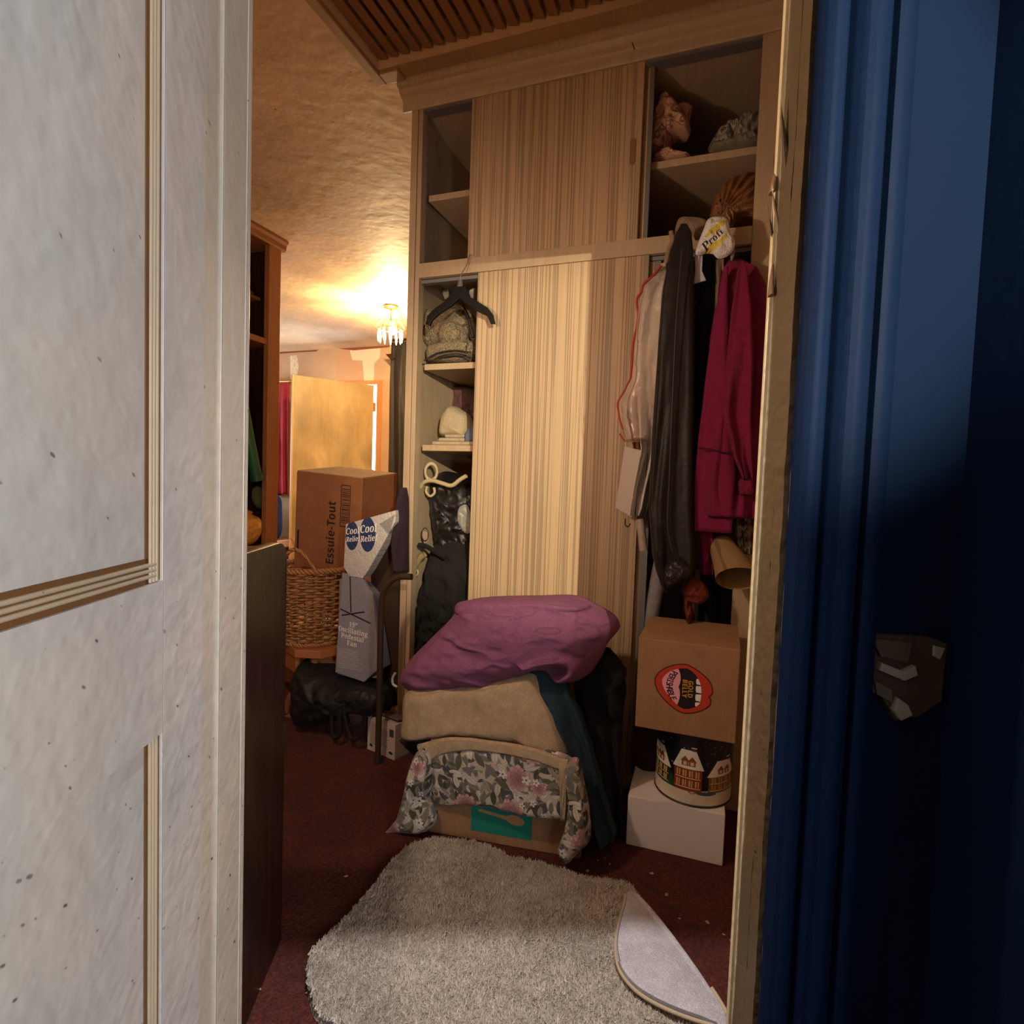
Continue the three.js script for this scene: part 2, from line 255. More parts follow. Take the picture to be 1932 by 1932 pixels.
// far wall with a doorway, its paint patched with lighter filler
const FZ = -5.6, fx0 = -4.62, fx1 = -3.745, ftop = 2.125;
T.farWall = canvasTex(1024, 512, (g, w, h) => {      // 3.2 m x 1.6 m, from x -6.3, y 0.95
  const im = g.createImageData(w, h); for (let j = 0; j < h; j++) for (let i = 0; i < w; i++) { const a = fbm(i / 60, j / 60, 161, 4), q = (j * w + i) * 4, k = 0.95 + 0.1 * (a - 0.5); im.data[q] = 208 * k; im.data[q + 1] = 172 * k; im.data[q + 2] = 138 * k; im.data[q + 3] = 255; } g.putImageData(im, 0, 0);
  const X = (x) => (x + 6.3) / 3.2 * w, Y = (y) => (2.55 - y) / 1.6 * h;
  const poly = (c, p) => { g.fillStyle = c; g.beginPath(); p.forEach(([x, y], i) => i ? g.lineTo(X(x), Y(y)) : g.moveTo(X(x), Y(y))); g.fill(); };
  poly('rgba(205,158,124,0.6)', [[-4.32, 2.53], [-4.12, 2.53], [-3.86, 2.16], [-4.32, 2.16]]);
  poly('#ead6bb', [[-4.14, 2.53], [-3.72, 2.53], [-3.73, 2.42], [-3.80, 2.36], [-3.80, 2.15], [-3.93, 2.15], [-3.96, 2.40], [-4.10, 2.41]]);
  poly('#ead9bf', [[-5.0, 2.50], [-4.90, 2.50], [-4.87, 2.37], [-4.90, 2.22], [-4.99, 2.20]]);
  for (let i = 0; i < 40; i++) { g.fillStyle = 'rgba(210,180,150,0.4)'; g.beginPath(); g.arc(X(-4.98 + 0.1 * rnd()), Y(2.22 + 0.27 * rnd()), 2 + 3 * rnd(), 0, 7); g.fill(); }
});
T.farWall.repeat.set(1 / 3.2, 1 / 1.6); T.farWall.offset.set(6.3 / 3.2, -0.95 / 1.6); T.farWall.wrapS = T.farWall.wrapT = THREE.ClampToEdgeWrapping;
struct('wall_far', [bx(-6.4, fx0, 0, CEIL, FZ - 0.12, FZ), bx(fx1, 0.42, 0, CEIL, FZ - 0.12, FZ), bx(fx0, fx1, ftop, CEIL, FZ - 0.12, FZ)], std({ map: T.farWall, roughness: 0.85 }), { label: 'far tan wall with pale filler patches', category: 'wall' });
{
  const fr = [bx(fx1 - 0.001, fx1 + 0.06, 0, ftop + 0.04, FZ, FZ + 0.02, 0.004), bx(fx0 - 0.06, fx0, 0, ftop + 0.04, FZ, FZ + 0.02, 0.004), bx(fx0, fx1 - 0.002, ftop - 0.005, ftop + 0.04, FZ, FZ + 0.02, 0.004)];
  struct('trim_1', fr, std({ color: C(0xc98a55), roughness: 0.5 }), { label: 'orange-brown wooden frame around the far doorway', category: 'trim' });
}
{ // far door leaf, hung on the right, standing open towards us
  const hx = fx1 - 0.030, hz = FZ + 0.045, L = Math.hypot(-4.257 - hx, -4.815 - hz), a = Math.atan2(-(-4.815 - hz), -4.257 - hx);
  const d = thing('door_2', 'honey-stained plain plywood door standing ajar in the far room', 'door', [hx, 0, hz], a, undefined, 'structure');
  const lg = new RoundedBoxGeometry(L, 2.09, 0.035, 2, 0.004); lg.translate(L / 2, 1.055, 0); part(d, 'leaf', uvMetres(lg), M.ply, { local: true, keep: true });
  for (const y of [1.86, 1.1, 0.3]) part(d, 'hinge', bx(-0.028, 0.004, y - 0.05, y + 0.05, -0.012, 0.022, 0.004), std({ color: C(0xb06a34), roughness: 0.5 }), { local: true });
  part(d, 'edge_strip', uvMetres(bx(L - 0.004, L + 0.012, 0.012, 2.10, -0.0185, 0.0185, 0.003)), std({ color: C(0xd7a468), roughness: 0.5 }), { local: true });
}
// daylight behind that door: a bright window in the next room
{
  const w = thing('window_1', 'blown-out daylit window behind the far door', 'window', [-4.1, 1.0, FZ - 0.9], 0, undefined, 'structure');
  const gl = std({ color: 0x000000, emissive: COL.sky, emissiveIntensity: 6 });
  part(w, 'pane', bx(-4.9, -3.2, 0.5, 2.4, FZ - 0.9, FZ - 0.89), gl);
  part(w, 'frame', [bx(-5.0, -4.9, 0.4, 2.5, FZ - 0.91, FZ - 0.85), bx(-3.2, -3.1, 0.4, 2.5, FZ - 0.91, FZ - 0.85), bx(-4.9, -3.2, 2.4, 2.5, FZ - 0.91, FZ - 0.85), bx(-4.9, -3.2, 0.4, 0.5, FZ - 0.91, FZ - 0.85)], M.whiteDoor);
  const l = new THREE.RectAreaLight(COL.sky, POWER.far * 0.35, 1.6, 1.8); l.position.set(-4.05, 1.45, FZ - 0.86); l.lookAt(-4.05, 1.45, 0); l.castShadow = true; scene.add(l);
}
// daylight from a window on the far left side of the far room
{
  const w = thing('window_2', 'daylit window in the left wall of the far room', 'window', [-6.29, 0.8, -4.6], 0, undefined, 'structure');
  part(w, 'pane', bx(-6.298, -6.285, 0.8, 1.9, -5.1, -4.1), std({ color: 0x000000, emissive: COL.sky, emissiveIntensity: 2.5 }));
  part(w, 'frame', [bx(-6.299, -6.26, 0.72, 0.8, -5.2, -4.0), bx(-6.299, -6.26, 1.9, 1.98, -5.2, -4.0), bx(-6.299, -6.26, 0.8, 1.9, -5.2, -5.1), bx(-6.299, -6.26, 0.8, 1.9, -4.1, -4.0)], M.whiteDoor);
  const l = new THREE.RectAreaLight(COL.sky, POWER.far * 0.36, 1.0, 1.1); l.position.set(-6.25, 1.35, -4.6); l.lookAt(0, 1.35, -4.6); l.castShadow = true; scene.add(l);
}
struct('trim_2', slab([[-5.223,2.531],[-4.9,2.536],[-4.618,2.535],[-4.535,2.569],[-4.436,2.595],[-4.346,2.584],[-4.285,2.55],[-4.078,2.522],[-3.602,2.535],[-3.602,2.559],[-4.08,2.595],[-4.59,2.664],[-5.224,2.583]], FZ + 0.001, 0.012), std({ color: C(0x8a4a30), roughness: 0.95 }), { label: 'ragged brown gap where plaster broke off above the far wall', category: 'trim' });
{
  const c = thing('red_curtain', 'faded red curtain hanging beside the far door', 'curtain', [-5.05, 0.84, FZ + 0.1]);
  part(c, 'drape', hang([[-5.33, -4.915, 2.16], [-5.33, -4.915, 1.6], [-5.32, -4.92, 1.1], [-5.30, -4.91, 0.83]], FZ + 0.1, 0.03, { k: 9, amp: 0.5, n: 90, hem: 0.1, seed: 12 }), fabric(0xb02a38));
  for (const x of [-5.34, -4.9]) part(c, 'bracket', bx(x - 0.01, x + 0.01, 2.16, 2.19, FZ, FZ + 0.11), M.brass);
  part(c, 'rod', new THREE.CylinderGeometry(0.011, 0.011, 0.5, 10).rotateZ(PI / 2).translate(-5.12, 2.175, FZ + 0.1), M.brass);
}
{ // day bed under the curtain with two cushions
  const b = thing('day_bed', 'low brown wooden day bed under the red curtain', 'bed', [-5.2, 0, FZ + 0.5]);
  part(b, 'bed_rail', bx(-5.95, -4.80, 0.20, 0.29, FZ + 0.06, FZ + 0.95, 0.01), M.orangeWood);
  for (const [x, z] of [[-5.9, 0.12], [-4.86, 0.12], [-5.9, 0.9], [-4.86, 0.9]]) part(b, 'leg', bx(x - 0.03, x + 0.03, 0, 0.199, FZ + z - 0.03, FZ + z + 0.03, 0.004), M.orangeWood);
  T.blueprint = canvasTex(512, 512, (g, w, h) => { g.fillStyle = '#9fd0ea'; g.fillRect(0, 0, w, h); g.strokeStyle = '#2b4a78'; g.fillStyle = '#2b4a78'; g.lineWidth = 5; for (let r = 0; r < 6; r++) for (let i = 0; i < 10; i++) { const x = 20 + i * 50 + 20 * rnd(), y = 40 + r * 80 + 24 * rnd(); if (r % 2) { g.beginPath(); g.moveTo(x, y + 20); g.bezierCurveTo(x + 6, y - 30, x + 16, y - 30, x + 14, y + 14); g.bezierCurveTo(x + 20, y - 10, x + 34, y - 12, x + 36, y + 14); g.stroke(); } else { g.beginPath(); g.arc(x, y, 5 + 9 * rnd(), 0, 7); g.fill(); } } });
  const m = thing('patterned_cushion', 'light blue cushion with navy squiggle print on the day bed', 'cushion', [-5.1, 0.29, FZ + 0.5]);
  const o = [[-5.42, 0.295], [-4.90, 0.295], [-4.88, 0.45], [-4.90, 0.62], [-5.15, 0.64], [-5.42, 0.60]];
  part(m, 'cover', fitUV(blob(o, FZ + 0.45, 0.09, { fold: 0.012, pow: 4 }), o), std({ map: T.blueprint, roughness: 0.9 }), { keep: true });
  const n = thing('navy_cushion', 'plain navy blue cushion behind the light blue cushion', 'cushion', [-5.1, 0.29, FZ + 0.25]);
  part(n, 'cover', blob([[-5.4, 0.295], [-4.92, 0.295], [-4.88, 0.6], [-4.92, 0.80], [-5.15, 0.76], [-5.4, 0.83]], FZ + 0.24, 0.07, { fold: 0.03, pow: 4 }), fabric(0x26345f));
}
{
  const c = thing('dark_drape', 'dark brown drape hanging below the lit ceiling lamp', 'drape', [-3.35, 0.2, -5.36]);
  part(c, 'drape', hang([[-3.422,-3.232,2.516],[-3.42,-3.223,2.212],[-3.412,-3.194,1.189],[-3.399,-3.174,0.498],[-3.393,-3.16,0.034]], -5.36, 0.05, { k: 6, amp: 0.4, seed: 44 }), fabric(0x1c1310, { roughness: 0.7 }));
  part(c, 'hook', slab([[-3.46,2.385],[-3.381,2.387],[-3.36,2.336],[-3.392,2.32]], -5.32, 0.01, 0.002), M.darkwood);
  part(c, 'rail', bx([[-3.436,2.533]][0][0], -3.0, [[-3.436,2.533]][0][1], [[-3.436,2.533]][0][1] + 0.02, -5.38, -5.34, 0.004), M.darkwood);
  for (const x of [-3.36, -3.06]) part(c, 'bracket', bx(x, x + 0.02, [[-3.436,2.533]][0][1] + 0.002, [[-3.436,2.533]][0][1] + 0.018, FZ, -5.375), M.darkwood);
}
{ // the far ceiling lamp: the one that glows
  const L = [-2.775, 0, -4.32], lamp = thing('ceiling_lamp', 'lit brass ceiling lamp with curling arms and glass drops', 'ceiling lamp', [L[0], CEIL, L[2]]);
  const X = L[0], Z = L[2];
  part(lamp, 'canopy', new THREE.LatheGeometry([[0.001, 0], [0.06, 0], [0.066, -0.008], [0.055, -0.02], [0.02, -0.03], [0.001, -0.032]].map(p => new THREE.Vector2(...p)), 24).translate(X, CEIL, Z), M.brass);
  part(lamp, 'stem', tube([[X, CEIL - 0.03, Z], [X + 0.004, CEIL - 0.08, Z], [X, CEIL - 0.125, Z]], 0.006), M.brass);
  part(lamp, 'finial', ball(X + 0.006, CEIL - 0.14, Z, 0.024), M.brass);
  for (let i = 0; i < 6; i++) {
    const a = i / 6 * 2 * PI + 0.35, p = (r, y) => [X + r * Math.cos(a + r), CEIL + y, Z + r * Math.sin(a + r)];
    part(lamp, 'arm', tube([p(0.01, -0.15), p(0.06, -0.125), p(0.10, -0.155), p(0.125, -0.195), p(0.105, -0.215)], 0.0045, 20, 5), M.brass);
  }
  part(lamp, 'shade_ring', new THREE.TorusGeometry(0.1, 0.004, 6, 28).rotateX(PI / 2).translate(X, CEIL - 0.20, Z), M.brass);
  const glass = phys({ color: C(0xfff3dc), transmission: 0.85, roughness: 0.15, thickness: 0 });
  for (let i = 0; i < 12; i++) { const a = i / 12 * 2 * PI; part(lamp, 'glass_drop', new THREE.LatheGeometry([[0.001, 0], [0.007, -0.012], [0.011, -0.05], [0.006, -0.10], [0.001, -0.11]].map(p => new THREE.Vector2(...p)), 10).translate(X + 0.1 * Math.cos(a), CEIL - 0.205, Z + 0.1 * Math.sin(a)), glass); }
  part(lamp, 'bulb', ball(X + 0.03, CEIL - 0.215, Z + 0.01, 0.038), std({ color: 0x000000, emissive: C(0xffe9c4), emissiveIntensity: 14 }));
  part(lamp, 'cord', tube([[X + 0.06, CEIL - 0.01, Z], [X + 0.10, CEIL - 0.07, Z + 0.01], [X + 0.13, CEIL - 0.14, Z + 0.01]], 0.004), M.brass);
  const l = new THREE.PointLight(COL.bulb, POWER.ceiling); l.position.set(X + 0.03, CEIL - 0.215, Z + 0.01); l.castShadow = true; l.shadow.radius = 1.2; scene.add(l);
}
// built-in cupboard on the left of the hall
{
  const u = thing('open_cupboard', 'tall open built-in cupboard with orange-brown edges on the left', 'cupboard', [-3.0, 0, -2.5]);
  const edge = std({ map: T.paint, color: C(0xe0a878), roughness: 0.5 });
  part(u, 'stile', bx(-2.76, -2.72, 0, 2.50, -2.955, -2.855, 0.004), edge);
  part(u, 'side_panel', bx(-3.32, -2.76, 0, 2.50, -2.955, -2.93), M.darkwood);
  part(u, 'back_panel', bx(-3.34, -3.32, 0, 2.50, -2.955, -1.9), M.darkwood);
  part(u, 'cornice', extrude([[0, 0], [0.01, 0.01], [0.014, 0.035], [0.03, 0.05], [0.03, 0.065], [-0.6, 0.065], [-0.6, 0]], 1.09, new THREE.Matrix4().makeTranslation(-2.72, CEIL - 0.067, -2.985)), edge);
  part(u, 'shelf', bx(-3.32, -2.735, 1.868, 1.905, -2.929, -1.9, 0.003), edge);
  part(u, 'inner_shelf', bx(-3.32, -2.86, 2.17, 2.19, -2.929, -1.9, 0.003), edge);
  part(u, 'lower_shelf', bx(-3.32, -2.735, 0.56, 0.595, -2.929, -1.9, 0.003), edge);
  const cap = thing('peaked_hat', 'beige peaked cap on the upper shelf of the left cupboard', 'cap', [-2.93, 2.19, -2.83]);
  part(cap, 'crown', new THREE.SphereGeometry(0.085, 20, 10, 0, 2 * PI, 0, PI / 2).scale(1, 1.35, 0.95).translate(-2.95, 2.192, -2.82), fabric(0xb59a7c));
  part(cap, 'brim', new THREE.CylinderGeometry(0.075, 0.085, 0.008, 20, 1, false, -0.3, PI + 0.6).scale(1.1, 1, 1).translate(-2.915, 2.196, -2.80), fabric(0x8e765e));
  const coat = thing('black_coat', 'black coat hanging in the left cupboard', 'coat', [-3.0, 0.9, -2.72]);
  part(coat, 'body', hang([[-3.14, -2.98, 1.78], [-3.2, -2.84, 1.66], [-3.2, -2.82, 1.2], [-3.2, -2.82, 0.86]], -2.72, 0.15, { k: 6, amp: 0.3, seed: 71 }), fabric(0x141416));
  const gj = thing('green_jacket', 'glossy green jacket sleeve hanging in the left cupboard', 'jacket', [-2.79, 1.0, -2.78]);
  part(gj, 'sleeve', tube([[-2.80, 1.70, -2.66], [-2.775, 1.5, -2.70], [-2.765, 1.25, -2.755], [-2.76, 1.04, -2.81]], 0.036, 30, 12), phys({ color: C(0x1c5a30), roughness: 0.35 }));
  part(gj, 'cuff', tube([[-2.76, 1.055, -2.806], [-2.758, 1.01, -2.815]], 0.042, 4, 12), phys({ color: C(0x17492a), roughness: 0.4 }));
  const jar = thing('dark_bottle', 'dark brown bottle standing in the left cupboard', 'bottle', [-2.84, 0.595, -2.78]);
  part(jar, 'glass_body', new THREE.LatheGeometry([[0.001, 0], [0.04, 0], [0.042, 0.2], [0.03, 0.25], [0.018, 0.28], [0.018, 0.36], [0.001, 0.36]].map(p => new THREE.Vector2(...p)), 18).translate(-2.86, 0.597, -2.80), phys({ color: C(0x2a160c), roughness: 0.2 }));
  const ol = thing('olive_pouch', 'olive green fabric pouch in the left cupboard', 'pouch', [-2.8, 0.75, -2.83]);
  part(ol, 'body', new THREE.IcosahedronGeometry(0.06, 3).scale(0.5, 1.3, 0.9).rotateX(0.4).translate(-2.80, 0.90, -2.875), fabric(0x4d5a34));
  const yb = thing('yellow_plastic_bag', 'crumpled amber plastic bag tied at the neck in the left cupboard', 'bag', [-2.8, 0.6, -2.78]);
  const yg = new THREE.IcosahedronGeometry(0.1, 5); { const p = yg.attributes.position; for (let i = 0; i < p.count; i++) { const v = new THREE.Vector3().fromBufferAttribute(p, i), n = fbm(Math.atan2(v.z, v.x) * 5 + 20, v.y * 8 + 9, 77, 3); const neck = v.y > 0.05 ? 1 - 0.5 * smooth(0.05, 0.08, v.y) : 1, flare = v.y > 0.085 ? 1.7 : 1; v.x *= (0.82 + 0.4 * n) * neck * flare; v.z *= (0.82 + 0.4 * n) * neck * flare; v.y *= 1.15; p.setXYZ(i, v.x, v.y, v.z); } yg.computeVertexNormals(); }
  part(yb, 'body', yg.translate(-2.82, 0.71, -2.78), phys({ color: C(0xc98d3a), roughness: 0.35, bumpMap: T.crinkle, bumpScale: 0.004 }));
}

// ---------- the doorway and the room we stand in ----------
struct('wall_doorway', [bd(-6.6, -0.362, 0, CEIL, 0.715, 0.80), bd(0.455, 1.12, 0, CEIL, 0.715, 0.80), bd(-0.362, 0.455, HEAD + 0.03, CEIL, 0.715, 0.80)], M.plaster, { door: true, label: 'wall around the doorway, plastered on the hall side', category: 'wall' });
struct('wall_navy', [bd(-1.25, -0.40, 0, 2.5, 0.70, 0.7149), bd(0.455, 0.64, 0, 2.5, 0.70, 0.7149), bd(-0.40, 0.455, HEAD + 0.03, 2.5, 0.70, 0.7149)], M.navy, { door: true, label: 'dark navy painted wall beside the doorway', category: 'wall' });
struct('wall_side', [bd(0.64, 0.74, 0, 2.55, -2.4, -1.55), bd(0.64, 0.74, 0, 2.55, -0.45, 0.70), bd(0.64, 0.74, 0, 0.55, -1.55, -0.45), bd(0.64, 0.74, 1.75, 2.55, -1.55, -0.45)], M.navy, { door: true, label: 'dark navy painted wall at the right edge', category: 'wall' });
struct('wall_near_left', bd(-1.35, -1.25, 0, 2.55, -2.4, 0.70), M.nearWall, { door: true });
struct('wall_near_back', bd(-1.35, 0.74, 0, 2.55, -2.5, -2.4), M.nearWall, { door: true });
{
  const w = doorThing('window_3', 'daylit window in the side wall of the near room', 'window', 0.70, 0.55, -1.0, 'structure');
  part(w, 'pane', bd(0.70, 0.71, 0.57, 1.73, -1.53, -0.47), std({ color: 0x000000, emissive: COL.window, emissiveIntensity: 1.5 }), { door: true });
  part(w, 'frame', [bd(0.66, 0.73, 0.55, 0.57, -1.55, -0.45), bd(0.66, 0.73, 1.73, 1.75, -1.55, -0.45), bd(0.66, 0.73, 0.57, 1.73, -1.55, -1.53), bd(0.66, 0.73, 0.57, 1.73, -0.47, -0.45)], M.whiteDoor, { door: true });
  const l = new THREE.RectAreaLight(COL.window, POWER.window, 1.0, 1.0); l.position.copy(UV(0.69, 1.15, -1.0)); l.lookAt(UV(-1, 1.15, -1.0)); l.castShadow = true; scene.add(l);
}
{ // small ceiling light of the near room, just before the doorway
  const d = doorThing('ceiling_spot', 'small round ceiling light of the near room', 'ceiling light', 0.04, 2.54, 0.497);
  part(d, 'housing', cyl(0.04, 2.525, 2.549, -0.497, 0.05), M.whiteDoor, { door: true });
  part(d, 'lens', cyl(0.04, 2.520, 2.5245, -0.497, 0.028), std({ color: 0x000000, emissive: COL.puck, emissiveIntensity: 8 }), { door: true });
  const l = new THREE.SpotLight(COL.puck, POWER.puck, 0, 18 * RAD, 0.5, 2); l.position.copy(UV(0.04, 2.50, 0.497)); l.target.position.copy(UV(0.05, 0, 1.05)); scene.add(l.target); l.castShadow = true; l.shadow.radius = 0.7; scene.add(l);
}
{ // work lamp on a tripod behind us, shining through the doorway on the closet
  const u = 0.43, v = -1.0, h = 1.75, d = doorThing('work_light', 'small work light on a stand in the near room', 'lamp', u, 0, v - 0.1);
  part(d, 'pole', cyl(u, 0.0, h - 0.03, -(v - 0.12), 0.012), M.black, { door: true });
  part(d, 'base', cyl(u, 0, 0.02, -(v - 0.12), 0.13), M.black, { door: true });
  part(d, 'reflector', new THREE.CylinderGeometry(0.02, 0.05, 0.10, 20, 1, true).rotateX(-PI / 2).translate(u, h, -(v - 0.07)), M.steel, { door: true });
  part(d, 'lens', new THREE.SphereGeometry(0.012, 10, 8).translate(u, h, -(v - 0.06)), std({ color: 0x000000, emissive: COL.work, emissiveIntensity: 8 }), { door: true });
  const l = new THREE.SpotLight(COL.work, POWER.work, 0, 15 * RAD, 0.4, 2); l.position.copy(UV(u, h, v)); l.target.position.copy(UV(0.31, 1.22, 2.0)); l.castShadow = true; l.shadow.radius = 0.25; scene.add(l); scene.add(l.target);
}
// left and right jambs
{
  const j = doorThing('door_frame', 'cream painted door frame, its right jamb chipped and cracked', 'door frame', 0, 0, 0.75, 'structure');
  part(j, 'jamb_board', bd(-0.362, -0.320, 0, HEAD, 0.7005, 0.7335, 0.003), M.jambPaint, { door: true });
  part(j, 'jamb_board', bd(-0.362, -0.323, 0, HEAD, 0.7338, 0.7462, 0.002), M.jambPaint, { door: true });
  part(j, 'jamb_board', bd(-0.362, -0.318, 0, HEAD, 0.7465, 0.818, 0.003), M.jambPaint, { door: true });
  part(j, 'edge_bead', bd(-0.362, -0.3165, 0, HEAD, 0.8185, 0.832, 0.004), M.jambPaint, { door: true });
  part(j, 'head_board', bd(-0.362, 0.455, HEAD, HEAD + 0.03, 0.7005, 0.80, 0.003), M.jambPaint, { door: true });
  // right: boards of different paint with gaps between
  const wavy = (u0, u1, v0, v1, mat, amp, sd) => { const g = bx(u0, u1, 0, HEAD - 0.002, -v1, -v0); const q = new THREE.BoxGeometry(u1 - u0, HEAD - 0.002, v1 - v0, 2, 120, 4).translate((u0 + u1) / 2, (HEAD - 0.002) / 2, -(v0 + v1) / 2); g.dispose(); const p = q.attributes.position; for (let i = 0; i < p.count; i++) { const y = p.getY(i), n = fbm(y * 9, sd, 7, 4) - 0.5, n2 = fbm(y * 40, sd + 3, 9, 2) - 0.5; if (p.getX(i) < u0 + 0.001) p.setX(i, p.getX(i) + amp * (n + 0.5 * n2)); p.setZ(i, p.getZ(i) + amp * 0.8 * n2 + amp * n); } q.computeVertexNormals(); return part(j, 'jamb_board', q, mat, { door: true }); };
  wavy(0.411, 0.455, 0.7005, 0.7105, M.oldPaint, 0.003, 1.5);
  wavy(0.416, 0.455, 0.7130, 0.7215, M.navy, 0.002, 9.5);
  wavy(0.410, 0.455, 0.7235, 0.7465, M.oldPaint, 0.003, 4.5);
  wavy(0.412, 0.455, 0.7495, 0.779, M.oldPaint, 0.002, 6.5);
  part(j, 'edge_bead', [bd(0.418, 0.455, 0, HEAD - 0.002, 0.7795, 0.80), new THREE.CylinderGeometry(0.0075, 0.0075, 1.60, 12, 60).translate(0.414, 0.94, -0.788)], std({ color: C(0xe6cfa0), roughness: 0.35, bumpMap: T.doorB, bumpScale: 0.003 }), { door: true });
  for (let i = 0; i < 6; i++) { // splinters of the broken upper edge
    const y = 1.36 + 0.035 * i + 0.01 * rnd(), g = new THREE.ConeGeometry(0.006 + 0.004 * rnd(), 0.07 + 0.07 * rnd(), 5, 4); g.scale(0.5, 1, 1); g.rotateZ((rnd() - 0.5) * 0.4); g.rotateX((rnd() - 0.5) * 0.3); g.translate(0.411 - 0.003 * rnd(), y, -(0.772 + 0.02 * rnd()));
    part(j, 'splinter', g, i % 2 ? M.oldPaint : M.bareWood, { door: true });
  }
}
{ // navy casing with a round and a flat
  const prof = []; const add = (u, v) => prof.push([u, -v]);
  add(0.405, 0.70); add(0.405, 0.690); for (let i = 0; i <= 8; i++) { const a = PI - i / 8 * PI; add(0.421 + 0.016 * Math.cos(a), 0.690 - 0.016 * Math.sin(a)); }
  add(0.440, 0.692); for (let i = 0; i <= 10; i++) { const a = PI - i / 10 * PI; add(0.464 + 0.022 * Math.cos(a), 0.684 - 0.020 * Math.sin(a)); } add(0.488, 0.690); add(0.490, 0.672); add(0.4935, 0.670); add(0.512, 0.672); add(0.516, 0.676); add(0.516, 0.70);
  const g = extrude(prof, HEAD + 0.12, new THREE.Matrix4().makeRotationX(-PI / 2));   // profile (u,-v) -> x,z
  g.applyMatrix4(new THREE.Matrix4().makeScale(1, 1, -1));
  struct('trim_3', flip(g), M.navy, { door: true, label: 'glossy navy moulded casing right of the doorway', category: 'trim' });
}
{ // white panelled door, open square to the wall, hinged on the left jamb
  const d = doorThing('door_1', 'scuffed white panelled door standing wide open at left', 'door', -0.335, 0, 0.70, 'structure');
  const f = -0.318, b = -0.353, v0 = -0.03, v1 = 0.6995, sL = 0.06, sR = 0.612, mu = 0.026;
  const P = (n, g, m = M.whiteDoor) => part(d, n, g, m, { door: true });
  P('stile', bd(b, f, 0.012, 1.80, sR, v1, 0.002)); P('stile', bd(b, f, 0.012, 1.80, v0, sL, 0.002));
  P('rail', bd(b, f, 0.7745, 0.936, sL, sR)); P('rail', bd(b, f, 0.012, 0.20, sL, sR)); P('rail', bd(b, f, 1.70, 1.80, sL, sR));
  P('panel', bd(b + 0.008, f - 0.005, 0.936, 1.70, sL, sR)); P('panel', bd(b + 0.008, f - 0.005, 0.20, 0.7745, sL, sR));
  const strip = (vert, a, bnd0, bnd1) => { // reeded moulding: bare wood ground and cream reeds
    const g0 = vert ? bd(f - 0.010, f - 0.0035, bnd0, bnd1, a - mu, a) : bd(f - 0.010, f - 0.0035, a, a + mu, bnd0, bnd1);
    const m = P('moulding', g0, std({ map: T.door, color: C(0x94683e), roughness: 0.6 }));
    for (const k of [0.28, 0.50, 0.72]) { const r = 0.0023, h = bnd1 - bnd0, g = new THREE.CylinderGeometry(r, r, h, 8); if (vert) g.translate(f - 0.0035, (bnd0 + bnd1) / 2, -(a - mu + k * mu)); else g.rotateX(PI / 2).translate(f - 0.0035, a + k * mu, -(bnd0 + bnd1) / 2); part(m, 'reed', g, std({ map: T.door, color: C(0xf2e0c4), roughness: 0.45 }), { door: true }); }
  };
  strip(true, sR, 0.937, 1.70); strip(true, sR, 0.20, 0.7735); strip(true, sL + mu, 0.937, 1.70); strip(true, sL + mu, 0.20, 0.7735);
  strip(false, 0.936, sL + mu, sR - mu * 0.4);
  for (const y of [0.25, 1.72]) part(d, 'hinge', new THREE.CylinderGeometry(0.005, 0.005, 0.09, 10).translate(f - 0.004, y, -0.7025), M.jambPaint, { door: true });
  part(d, 'knob', new THREE.SphereGeometry(0.028, 16, 12).translate(f + 0.04, 0.86, -0.03), M.brass, { door: true });
}
{ // broken patch in the navy wall
  const d = doorThing('broken_lock_plate', 'dark rusted and broken lock plate on the navy wall', 'lock', 0.565, 0.76, 0.69);
  const rust = std({ color: rgb(0.060, 0.034, 0.020), roughness: 0.7, bumpMap: T.crinkle, bumpScale: 0.003 }), chip = std({ color: rgb(0.30, 0.26, 0.21), roughness: 0.9 });
  const sh = (pts, dz, m, n) => part(d, n, extrude(pts, dz, new THREE.Matrix4().makeTranslation(0, 0, -0.699), 0.001), m, { door: true });
  sh([[0.513, 0.872], [0.60, 0.868], [0.622, 0.860], [0.620, 0.785], [0.59, 0.765], [0.56, 0.760], [0.540, 0.790], [0.522, 0.798]], 0.010, rust, 'plate');
  sh([[0.516, 0.868], [0.57, 0.862], [0.565, 0.838], [0.530, 0.845]], 0.016, std({ color: rgb(0.085, 0.052, 0.032), roughness: 0.8, bumpMap: T.crinkle, bumpScale: 0.003 }), 'bent_flap');
  sh([[0.528, 0.828], [0.562, 0.815], [0.578, 0.822], [0.575, 0.832], [0.560, 0.825], [0.53, 0.836]], 0.018, chip, 'lip');
  sh([[0.556, 0.790], [0.568, 0.782], [0.575, 0.770], [0.562, 0.763], [0.552, 0.775]], 0.018, chip, 'paint_chip');
  sh([[0.604, 0.858], [0.617, 0.855], [0.612, 0.842], [0.604, 0.846]], 0.013, chip, 'paint_chip');
  sh([[0.525, 0.812], [0.548, 0.800], [0.55, 0.785], [0.53, 0.795]], 0.014, std({ color: rgb(0.12, 0.085, 0.06), roughness: 0.8 }), 'splinter');
}
